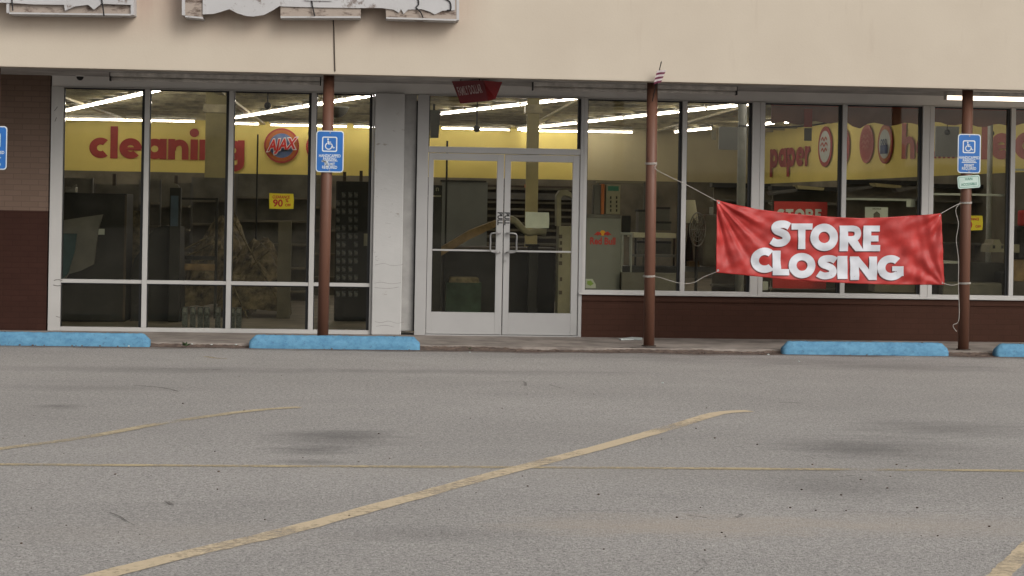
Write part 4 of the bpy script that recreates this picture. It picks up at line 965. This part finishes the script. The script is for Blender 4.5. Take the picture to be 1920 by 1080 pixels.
def heap(name, label, u0, u1, v0, v1, Y, dep, m, seed, cat='heap'):
    r = random.Random(seed); bm = B(); k = 26; g = []
    x0, x1 = at(u0, v1, Y).x, at(u1, v1, Y).x; zt = at((u0+u1)/2, v0, Y).z
    for i in range(k+1):
        row = []
        for j in range(k+1):
            s, t = i/k, j/k; e = (math.sin(math.pi*s)**.45)*(math.sin(math.pi*min(1, t*.5+.02))**.8)
            row.append(bm.verts.new((x0+(x1-x0)*s, Y+dep*t, .055+(zt-.055)*e*(.86+.07*r.random()+.12*math.sin(s*13+t*9)*math.sin(t*8+s*5)))))
        g.append(row)
    for i in range(k):
        for j in range(k): bm.faces.new((g[i][j], g[i+1][j], g[i+1][j+1], g[i][j+1]))
    return tag(obj(name, bm, M[m]), label, cat)
heap('paper_heap', 'crumpled brown wrapping heap behind the metal rack', 330, 470, 392, 620, 5.2, 1.4, 'heap', 3)
heap('paper_heap', 'brown tangled heap sloping down below the clearance poster', 400, 540, 440, 620, 4.6, 1.0, 'heap', 5)
bm = B()
for a, b_ in (((430, 400), (520, 560)), ((340, 470), (400, 440)), ((430, 520), (470, 610)), ((470, 500), (505, 470)), ((350, 480), (402, 455))):
    tube(bm, [at(*a, 4.5), at(*b_, 4.45)], .012, 5)
tag(obj('bundled_rods', bm, M['heap']), 'loose thin rods sticking out of the brown heap', 'rods')
for k, (u0, v0, u1, v1, Y, m, lb) in enumerate(((338, 495, 402, 507, 4.1, 'wood', 'pale plank lying on the metal rack'), (520, 415, 545, 620, 4.4, 'lowwall', 'pale upright board under the clearance poster'),
      (236, 395, 268, 620, 5.0, 'heap', 'brown upright board between black cabinet and mullion'))):
    tag(obj('board', pbox(B(), u0, v0, u1, v1, Y, .06, .005, v1 > 600), M[m]), lb, 'board')
SH = 'tall shelf backs in the left half of the store'
for u0, v0, u1, Y, lb in ((100, 334, 172, 10, 'grey shelf back at far left above the black cabinet'), (173, 345, 268, 12, 'dim shelf back right of the far left shelf'), (258, 337, 300, 11, 'dim shelf back behind first mullion'), (285, 343, 357, 12, 'dim shelf back behind the slate blue stand'),
      (357, 333, 432, 10, 'grey shelf back touching the cream column foot'), (440, 327, 585, 9, 'wide grey shelf back behind the clearance poster'), (580, 345, 640, 11, 'dim shelf back behind the signed post')):
    o = thing('shelf_unit', lb, 'shelf', at((u0+u1)/2, 600, Y), SH)
    obj('back_panel', pbox(B(), u0, v0, u1, 600, Y, .05, 0, True), M['greyd'], o)
    bm = B(); pbox(bm, u0, v0-.5, u0+3, 600, Y-.03, .08, 0, True); pbox(bm, u1-3, v0-.5, u1, 600, Y-.03, .08, 0, True); obj('upright', bm, M['grey'], o)
    bm = B()
    for v in range(int(v0)+42, 580, 44): pbox(bm, u0+3, v, u1-3, v+4, Y-.3, .3)
    obj('shelf', bm, M['lowwall'], o)
for u, v, lb in ((214, 326, 'small upright peg above the black cabinet'), (330, 329, 'small upright peg above the slate blue stand'), (646, 322, 'small peg just right of signed post'), (677, 320, 'small peg above the pegboard display')):
    Yp = 9.5 if u < 640 else 4.3
    simple('wooden_peg', lb, 'peg', (u-3, v, u+3, v+22, Yp, .08), 'darkbrown', 'pegs above the shelves')
bm = B(); tube(bm, [at(483.5, 252, 6), (at(483.5, 252, 6).x, 6, .055)], .012, 8); tag(obj('thin_pole', bm, M['black']), 'thin black pole left of the AJAX sign', 'pole')
pd = thing('pegboard_display', 'black pegboard display hung with small blister packs behind the narrow pane', 'display', at(663, 600, 4.0))
obj('board', pbox(B(), 628, 340, 700, 620, 4.0, .12, .01, True), M['black'], pd); obj('price_card', pbox(B(), 682, 438, 695, 461, 3.985, .012), M['cream'], pd)
pk = None
for c_ in range(4):
    for r_ in range(13):
        u = 634+c_*10.5+(2 if c_ > 1 else 0); v = 360+r_*15.5
        if (c_*7+r_*5) % 11 == 0: continue
        p = at(u, v, 3.93)
        if pk is None:
            pk = thing('blister_pack', 'x', 'blister pack', p, 'blister packs hanging on the pegboard'); bm = B(); box(bm, p.x-.027, p.x+.027, 3.93, 3.934, p.z-.08, p.z); obj('card', bm, M['pack'], pk)
            bm = B(); box(bm, p.x-.018, p.x+.018, 3.91, 3.929, p.z-.065, p.z-.02, .006); obj('bubble', bm, M['grey'], pk); o = pk; base = p
        else: o = dup(pk, p-base, 'x')
        o['label'] = ORD[r_]+' blister pack down the '+('leftmost', 'second', 'third', 'rightmost')[c_]+' column of the black pegboard'
dl = thing('hanging_lamp', 'bowl shaped pendant lamp with pale rim behind the signed post', 'lamp', at(632, 228, 9))
bm = B(); c = at(632, 202, 9); k = 24; rings = []
for zz, rr in ((0, .19), (-.05, .175), (-.10, .14), (-.15, .07), (-.16, .03)): rings.append([bm.verts.new((c.x+rr*math.cos(2*math.pi*i/k), c.y+rr*math.sin(2*math.pi*i/k), c.z+zz)) for i in range(k)])
for a, b_ in zip(rings, rings[1:]):
    for i in range(k): bm.faces.new((a[i], a[(i+1) % k], b_[(i+1) % k], b_[i]))
bm.faces.new(rings[-1]); obj('bowl', bm, M['greyd'], dl, True)
bm = B(); tube(bm, [(c.x+.19*math.cos(2*math.pi*i/24), c.y+.19*math.sin(2*math.pi*i/24), c.z+.005) for i in range(25)], .012, 6, False); obj('rim', bm, M['pole'], dl)
bm = B(); tube(bm, [c+Vector((0, 0, -.15)), c+Vector((0, 0, IZ-c.z-.002))], .008, 6); obj('rod', bm, M['pole'], dl)
pk = None
for i, u in enumerate((347, 362, 376, 388, 409, 424, 436, 448)):
    p = at(u, 580, 2.3)
    if pk is None:
        pk = thing('small_box', '', 'box', p, 'little boxes lined up low behind the left panes'); bm = B(); box(bm, p.x-.035, p.x+.03, 2.3, 2.36, .055, p.z+.03, .003); obj('carton', bm, M['pack'], pk)
        bm = B(); box(bm, p.x-.022, p.x+.018, 2.297, 2.3, p.z-.035, p.z+.02); obj('face_print', bm, M['cooler'], pk); o = pk; base = p
    else: o = dup(pk, (p.x-base.x, 0, 0), '')
    o['label'] = ORD[i]+' little carton from the left in the row low behind left panes'
# behind the doors
spk = thing('wall_speaker', 'dark grey box speaker hanging at the left of the door transom', 'speaker', at(816, 257, 2.3))
bm = B(); prism(bm, [at(a, b_, 2.3) for a, b_ in ((806, 206), (826, 207), (822, 258), (807, 258))], (0, .15, 0)); obj('cabinet', bm, M['grey'], spk)
bm = B(); pbox(bm, 812, 195, 816, 207, 2.35, .03); obj('bracket', bm, M['dark'], spk)
x = at(838, 300, 5).x; bm = B(); tube(bm, [(x, 5, .055), (x, 5, at(838, 264, 5).z)], .014, 8); tag(obj('thin_pole', bm, M['black']), 'thin black pole behind the left door', 'pole')
o = thing('dark_sign_stand', 'narrow black stand with a pale letter just inside the left door', 'stand', at(819, 600, 2.6)); obj('board', pbox(B(), 800, 347, 827, 620, 2.6, .08, .005, True), M['black'], o)
obj('lettering', text_bm('n', .09, at(820, 358, 2.595), (1, 0, 0), (0, 0, 1), .02), M['cream'], o); obj('edge', pbox(B(), 800, 366, 827, 369, 2.59, .01), M['cream'], o)
o = thing('white_partition', 'large pale grey panel seen through the left door', 'panel', at(868, 600, 6)); obj('panel', pbox(B(), 826, 341, 912, 620, 6, .06, 0, True), M['cooler'], o)
obj('top_rail', pbox(B(), 826, 338, 912, 341, 5.98, .10), M['dark'], o)
o = thing('gondola_shelf', 'dark brown slatted shelving between the door stiles', 'shelf', at(950, 600, 10)); obj('back', pbox(B(), 905, 348, 1095, 600, 10, .05, 0, True), M['darkbrown'], o)
bm = B()
for v in range(352, 590, 13): pbox(bm, 906, v, 1094, v+4, 9.7, .3)
obj('shelf', bm, M['lowwall'], o)
simple('boxed_goods', 'orange topped carton on the dark shelving behind the right door', 'box', (985, 346, 1003, 352, 9.6, .2), 'orange')
simple('dusty_sheet', 'pale grey plastic sheet draped over the dark shelving', 'sheet', (910, 362, 1080, 374, 9.65, .04), 'grey')
bm = B(); prism(bm, [at(a, b_, 3.0) for a, b_ in ((816, 470), (880, 432), (930, 413), (948, 409), (950, 416), (930, 425), (880, 449), (816, 486))], (0, .25, 0)); tag(obj('plywood_board', bm, M['wood']), 'long tan board slanting up behind the left door', 'board')
bm = B(); tube(bm, catmull([at(952, 410, 3.0), at(965, 414, 3.0), at(978, 427, 3.0), at(990, 436, 3.0), at(1005, 434, 3.0), at(1024, 436, 3.0)], 6), [.05, .05, .05, .05, .05]+[.045]*26, 8); tag(obj('pale_cloth_roll', bm, M['cream'], None, True), 'twisted pale cloth lying beside the slanting board behind doors', 'cloth')
o = thing('checkout_counter', 'dark checkout counter low behind both doors', 'counter', at(930, 600, 3.4)); obj('body', pbox(B(), 830, 470, 1040, 620, 3.4, .7, .01, True), M['dark'], o); obj('worktop', pbox(B(), 826, 464, 1044, 470, 3.35, .8, .004), M['darkbrown'], o)
o = thing('green_crate', 'dim green open crate on the floor behind the left door', 'crate', at(870, 600, 2.6)); bm = B(); c0 = at(836, 528, 2.6)
pbox(bm, 836, 530, 902, 585, 2.6, .02, .003, True); pbox(bm, 836, 530, 838, 585, 2.62, .35, 0, True); pbox(bm, 900, 530, 902, 585, 2.62, .35, 0, True); obj('crate_side', bm, M['greencrate'], o)
bm = B(); pbox(bm, 843, 520, 898, 556, 2.66, .28, .02); obj('contents', bm, M['heap'], o)
o = thing('black_post', 'black post standing in front of the counter behind right door', 'post', at(999, 600, 3.1)); bm = B(); pbox(bm, 990, 462, 1008, 620, 3.1, .1, .01, True); obj('shaft', bm, M['black'], o); bm = B(); pbox(bm, 986, 458, 1012, 462, 3.08, .14, .004); obj('cap', bm, M['dark'], o)
o = thing('cream_shelf_tower', 'cream shelf tower with rounded top at the right edge of the door', 'shelf', at(1058, 600, 2.7))
bm = B(); pbox(bm, 1046, 424, 1072, 620, 2.7, .3, .006, True); obj('body', bm, M['cream'], o)
bm = B(); prism(bm, [at(a, b_, 2.72) for a, b_ in ((1044, 424), (1044, 366), (1050, 357), (1064, 356), (1072, 362), (1074, 372), (1068, 368), (1056, 366), (1052, 372), (1052, 424))], (0, .25, 0)); obj('hood', bm, M['cream'], o)
bm = B()
for k, v in enumerate((440, 452, 464, 476, 490, 520, 545)): pbox(bm, 1048+(k % 2)*2, v, 1054, v+7, 2.69, .012)
obj('tag', bm, M['darkbrown'], o)
# drinks cooler etc. behind the window right of the doors
o = thing('drinks_cooler', 'grey drinks cooler with red lettering right of the doors', 'cooler', at(1130, 600, 2.5))
obj('body', pbox(B(), 1096, 404, 1163, 620, 2.5, .55, .008, True), M['cooler'], o); obj('lid', pbox(B(), 1095, 402, 1164, 409, 2.49, .57, .004), M['grey'], o)
obj('drink_lettering', text_bm('Red Bull', .125, at(1130, 458, 2.495), (1, 0, 0), (0, 0, 1), .03, 'CENTER', .80), M['redprint'], o)
bm = B()
for s in (-1, 1): prism(bm, [at(1130+s*a, b_, 2.494) for a, b_ in ((2, 441), (3, 437), (9, 434), (12, 436), (17, 441), (12, 440), (10, 442), (6, 440))], (0, -.004, 0))
obj('bull_emblem', bm, M['redprint'], o); bm = B(); c = at(1130, 437, 2.495); bmesh.ops.create_circle(bm, cap_ends=True, segments=20, radius=.036, matrix=Matrix.Translation(c) @ Matrix.Rotation(math.pi/2, 4, 'X')); obj('sun_emblem', bm, mat('amber print', (.75, .38, .02), .6, .02), o)
o = thing('ticket_dispenser', 'cream ticket dispenser with orange strip on top of the cooler', 'dispenser', at(1138, 402, 2.6))
obj('case', pbox(B(), 1136, 346, 1163, 401.5, 2.6, .2, .006), M['cream'], o); obj('side_case', pbox(B(), 1113, 346, 1127, 401.5, 2.62, .2, .006), M['grey'], o); obj('orange_strip', pbox(B(), 1127, 345, 1133, 401.5, 2.6, .2), M['orange'], o)
bm = B()
for a in range(2):
    for k in range(4): pbox(bm, 1144+a*11, 368+k*8, 1146.5+a*11, 373+k*8, 2.59, .01)
obj('ticket_slot', bm, M['dark'], o); obj('header_card', pbox(B(), 1140, 349, 1160, 358, 2.59, .01), M['green'], o)
o = thing('top_rail_rack', 'thin pale rail rack behind the ticket dispenser', 'rack', at(1160, 600, 4)); bm = B(); pbox(bm, 1118, 340, 1208, 343, 4, .05); obj('rail', bm, M['cream'], o); bm = B(); pbox(bm, 1118, 343, 1121, 600, 4, .04, 0, True); pbox(bm, 1205, 343, 1208, 600, 4, .04, 0, True); obj('upright', bm, M['grey'], o)
# chair
o = thing('stacked_chair', 'dark chair with chrome edge right of the drinks cooler', 'chair', at(1176, 600, 3.1))
bm = B(); pbox(bm, 1166, 404, 1183, 436, 3.1, .04, .01); obj('backrest', bm, M['dark'], o); bm = B(); pbox(bm, 1164, 436, 1186, 441, 3.0, .4, .008); obj('seat', bm, M['pole'], o)
for uu, yy in ((1166, 3.02), (1184, 3.02), (1168, 3.36), (1182, 3.36)):
    bm = B(); p = at(uu, 441, yy); tube(bm, [(p.x, yy, .055), (p.x, yy, p.z)], .012, 8); obj('leg', bm, M['pole'], o)
o = thing('folding_table', 'cream topped table holding boxes behind the middle post', 'table', at(1228, 600, 3.4)); obj('tabletop', pbox(B(), 1188, 437, 1268, 446, 3.4, .6, .006), M['bwhite2'], o)
for uu, yy in ((1192, 3.43), (1264, 3.43), (1192, 3.95), (1264, 3.95)):
    bm = B(); p = at(uu, 446, yy); tube(bm, [(p.x, yy, .055), (p.x, yy, p.z)], .014, 8); obj('leg', bm, M['dark'], o)
def carton(u0, v0, u1, v1, Y, lb, m='grey', grp='boxes on and below the cream table'):
    o = thing('carton', lb, 'box', at((u0+u1)/2, v1, Y), grp); obj('body', pbox(B(), u0, v0, u1, v1, Y, .3, .006), M[m], o); obj('flap', pbox(B(), u0-1, v0, u1+1, v0+4, Y-.01, .32, .003), M['dark'], o)
carton(1226, 388, 1256, 414, 3.5, 'upper grey box in the stack right of the middle post'); carton(1226, 415, 1258, 432, 3.5, 'lower grey box in the stack on the cream table'); carton(1198, 393, 1214, 436, 3.52, 'narrow grey box left of the middle post')
carton(1196, 452, 1258, 476, 3.7, 'wide grey box hanging low under the cream table', 'greyd')
simple('low_bench', 'low pale edged bench under the cream table', 'bench', (1188, 478, 1276, 482, 3.2, .4), 'grey')
simple('storage_chest', 'long black chest low right of the drinks cooler', 'chest', (1166, 500, 1280, 620, 3.1, .5), 'dark', floor=True)
simple('plinth', 'pale grey plinth on the floor behind the cooler window', 'plinth', (1165, 512, 1270, 620, 2.4, .2), 'greyd', floor=True)
o = thing('table_lamp', 'table lamp with cream shade just right of the mullion', 'lamp', at(1293, 470, 3.6)); c = at(1293, 418, 3.7); zt = at(1293, 375, 3.7).z
bm = B(); bmesh.ops.create_cone(bm, cap_ends=True, segments=24, radius1=.125, radius2=.07, depth=zt-c.z, matrix=Matrix.Translation((c.x, c.y, (zt+c.z)/2))); obj('lamp_shade', bm, M['bwhite2'], o, False)
bm = B(); tube(bm, [(c.x, c.y, at(1293, 500, 3.7).z), (c.x, c.y, at(1293, 460, 3.7).z), (c.x, c.y, at(1293, 430, 3.7).z), (c.x, c.y, c.z)], [.07, .045, .02, .015], 14); obj('lamp_base', bm, M['dark'], o, True)
simple('display_table', 'dark display table under the lamp and fan', 'table', (1286, 500, 1346, 510, 3.5, .6), 'grey'); simple('wood_stool', 'small brown box below the display table', 'box', (1292, 490, 1312, 500, 3.45, .2), 'wood')
o = thing('floor_fan', 'round black cage fan left of the banner', 'fan', at(1310, 600, 3.0)); c = at(1308, 430, 3.0); bm = B()
def ringp(c, r, n=28, tilt=.9): return [Vector((c.x+r*math.cos(2*math.pi*i/n)*math.cos(tilt), c.y+r*math.cos(2*math.pi*i/n)*math.sin(tilt), c.z+r*math.sin(2*math.pi*i/n))) for i in range(n+1)]
for r_ in (.22, .16, .10, .05): tube(bm, ringp(c, r_), .005 if r_ < .2 else .010, 5, False)
for k in range(14):
    a = k*math.pi/7; tube(bm, [c, Vector((c.x+.22*math.cos(a)*math.cos(.9), c.y+.22*math.cos(a)*math.sin(.9), c.z+.22*math.sin(a)))], .003, 4)
obj('cage', bm, M['steel'], o)
for k in range(3):
    a = k*2.094; f = lambda aa, rr: Vector((c.x+rr*math.cos(aa)*math.cos(.9), c.y+.02+rr*math.cos(aa)*math.sin(.9), c.z+rr*math.sin(aa)))
    bm = B(); prism(bm, [f(a, .03), f(a+.5, .17), f(a+.1, .19), f(a-.2, .12)], (0, .006, 0)); obj('blade', bm, M['greyd'], o)
bm = B(); tube(bm, [(c.x, c.y+.06, .06), (c.x, c.y+.06, c.z)], .02, 10); tube(bm, [(c.x, c.y+.06, .055), (c.x, c.y+.06, .08)], .2, 20); obj('stand', bm, M['dark'], o)
simple('white_bottle', 'white bottle on a shelf left of the banner corner', 'bottle', (1331, 388, 1338, 402, 3.1, .05), 'pole', bev=.012)
simple('dark_appliance', 'tall dark appliance just left of the banner', 'appliance', (1318, 402, 1345, 500, 3.2, .4), 'greyd', bev=.03)
simple('pale_screen', 'pale grey hanging screen above the fan', 'screen', (1348, 238, 1400, 281, 7, .03), 'cooler'); simple('hanging_tag', 'cream tag hanging under the short light row', 'tag', (1335, 244, 1343, 262, 9, .03), 'cream')
# right part
for u0, v0, u1, Y, lb in ((1336, 344, 1445, 12, 'dark shelf back above the upper left banner corner'), (1447, 350, 1580, 9, 'dark shelf behind the inner red poster'), (1585, 338, 1735, 10, 'dim shelf behind the notice above banner'), (1750, 346, 1900, 9, 'dim shelf behind the right post')):
    o = thing('shelf_unit', lb, 'shelf', at((u0+u1)/2, 600, Y), 'shelves in the right half of the store')
    obj('back_panel', pbox(B(), u0, v0, u1, 620, Y, .05, 0, True), M['lowwall'], o); bm = B()
    for v in range(int(v0)+30, 600, 40): pbox(bm, u0+1, v, u1-1, v+4, Y-.3, .3)
    obj('shelf', bm, M['greyd'], o)
    bm = B(); pbox(bm, u0, v0, u1, v0+8, Y-.32, .3); obj('top_panel', bm, M['dark'], o)
for i, (u, v, s) in enumerate(((1470, 356, 1), (1520, 350, -1), (1610, 350, 1), (1665, 346, -1), (1705, 350, 1))):
    bm = B(); prism(bm, [at(u-26, v+3*s, 8.5), at(u+26, v-2*s, 8.5), at(u+24, v+5-2*s, 8.5), at(u-22, v+7+3*s, 8.5)], (0, .3, 0))
    tag(obj('tilted_board', bm, M['col' if i % 2 else 'grey']), ['tilted board left of the inner red poster', 'tilted board above the inner red poster', 'tilted board right of the mullion', 'tilted board above the pale notice', 'tilted board near the white pilaster'][i], 'board', 'flat boards stacked on the shelf tops')
for u0, u1, v, lb in ((1587, 1727, 372, 'white rail crossing the window above the pale notice'), (1752, 1893, 363, 'white rail crossing the window behind the right post'), (1902, 1990, 317, 'white rail at the right photo edge')):
    simple('window_rail', lb, 'rail', (u0-4, v, u1+4, v+4, WY+.10, .03), 'pole', 'white rails behind the right windows')
simple('white_tag', 'small white tag hanging from the rail at upper right of the banner', 'tag', (1700, 375, 1716, 388, WY+.09, .01), 'paper')
simple('hanging_board', 'grey green board hanging left of the right post', 'board', (1754, 237, 1798, 294, 6, .03), 'cooler')
for i, (u, v) in enumerate(((1776, 248), (1859, 250))):
    p = at(u, v, 6); bm = B(); bmesh.ops.create_uvsphere(bm, u_segments=12, v_segments=8, radius=.045, matrix=Matrix.Translation(p)); tube(bm, [p, (p.x, p.y, IZ-.002)], .006, 5); tag(obj('ceiling_camera', bm, M['black']), ['black dome camera left of the right blue sign', 'black dome camera right of the right blue sign'][i], 'camera', 'black dome cameras hanging inside')
for i, (u, v) in enumerate(((894, 241), (502, 198))):
    p = at(u, v, 10); bm = B(); bmesh.ops.create_uvsphere(bm, u_segments=12, v_segments=8, radius=.06, matrix=Matrix.Translation(p)); tube(bm, [p, (p.x, p.y, IZ-.002)], .012, 5); tag(obj('ceiling_camera', bm, M['dark']), ['dark dome camera on a rod behind the door transom', 'dark dome camera near ceiling above the AJAX sign'][i], 'camera', 'black dome cameras hanging inside')
o = thing('office_printer', 'white printer right of the right post', 'printer', at(1866, 475, 3.2)); bm = B(); prism(bm, [at(a, b_, 3.2) for a, b_ in ((1855, 473), (1857, 459), (1862, 457), (1864, 450), (1874, 449), (1878, 457), (1886, 461), (1888, 473))], (0, .35, 0)); obj('body', bm, M['cream'], o)
bm = B(); pbox(bm, 1862, 460, 1866, 466, 3.185, .012); pbox(bm, 1878, 460, 1882, 466, 3.185, .012); obj('button', bm, M['dark'], o)
simple('white_box', 'small white box beside the printer at right mullion', 'box', (1888, 458, 1912, 474, 3.3, .3), 'cream', bev=.01)
o = thing('black_sofa', 'long black sofa low behind the right post', 'sofa', at(1830, 600, 2.9)); bm = B(); pbox(bm, 1762, 492, 1884, 540, 3.2, .2, .03); obj('backrest', bm, M['dark'], o); bm = B(); pbox(bm, 1765, 530, 1880, 600, 2.9, .35, .03, True); obj('seat', bm, M['greyd'], o)
for uu in (1758, 1880): obj('armrest', pbox(B(), uu, 510, uu+10, 600, 2.88, .5, .02, True), M['dark'], o)
simple('grey_desk', 'grey desk with pale edge right of the banner', 'desk', (1770, 490, 1800, 494, 2.8, .5), 'pole'); simple('brown_carton', 'brown carton at the right photo edge', 'box', (1900, 488, 1960, 528, 3.0, .4), 'wood', bev=.01)
simple('red_jug', 'red plastic jug at the right photo edge', 'jug', (1914, 394, 1930, 424, 3.4, .15), 'redprint', bev=.03)
simple('dark_cloth_pile', 'black draped bundle at the right photo edge', 'bundle', (1908, 424, 1960, 488, 3.3, .3), 'dark', bev=.04)
simple('low_shelf_right', 'low tan shelf seen below the banner', 'shelf', (1640, 530, 1725, 548, 3.2, .3), 'lowwall'); simple('low_carton', 'white carton visible below banner at left pilaster', 'box', (1430, 528, 1440, 544, WY+.2, .08), 'paper')
# ------------------------------------------------------------------ weeds, scraps
def weed(u, v, n, s, label):
    p = atz(u, v, .02); bm = B(); r = random.Random(int(u))
    for k in range(n):
        a = r.uniform(0, 6.28); L = s*r.uniform(.5, 1); d = Vector((math.cos(a), math.sin(a), 0)); t = p+Vector((0, 0, L*r.uniform(.3, .9)))+d*L; sd_ = Vector((-d.y, d.x, 0))*s*.16
        m_ = p.lerp(t, .55)+Vector((0, 0, L*.15)); bm.faces.new([bm.verts.new(q_) for q_ in (p, m_+sd_, t, m_-sd_)])
    tag(obj('weed', bm, M['leaf']), label, 'weed', 'weeds at the kerb')
weed(349, 649, 26, .07, 'green weed at the kerb left of the signed post stop'); weed(880, 655, 10, .04, 'tiny weed at the kerb before the doors')
bm = B(); prism(bm, [atz(a, b_, SW+.004) for a, b_ in ((1160, 636), (1185, 633), (1204, 634), (1204, 638), (1188, 637), (1165, 638))], (0, 0, .008)); tag(obj('paper_scrap', bm, M['paper']), 'flattened pale paper scrap on sidewalk beside the middle post', 'litter')
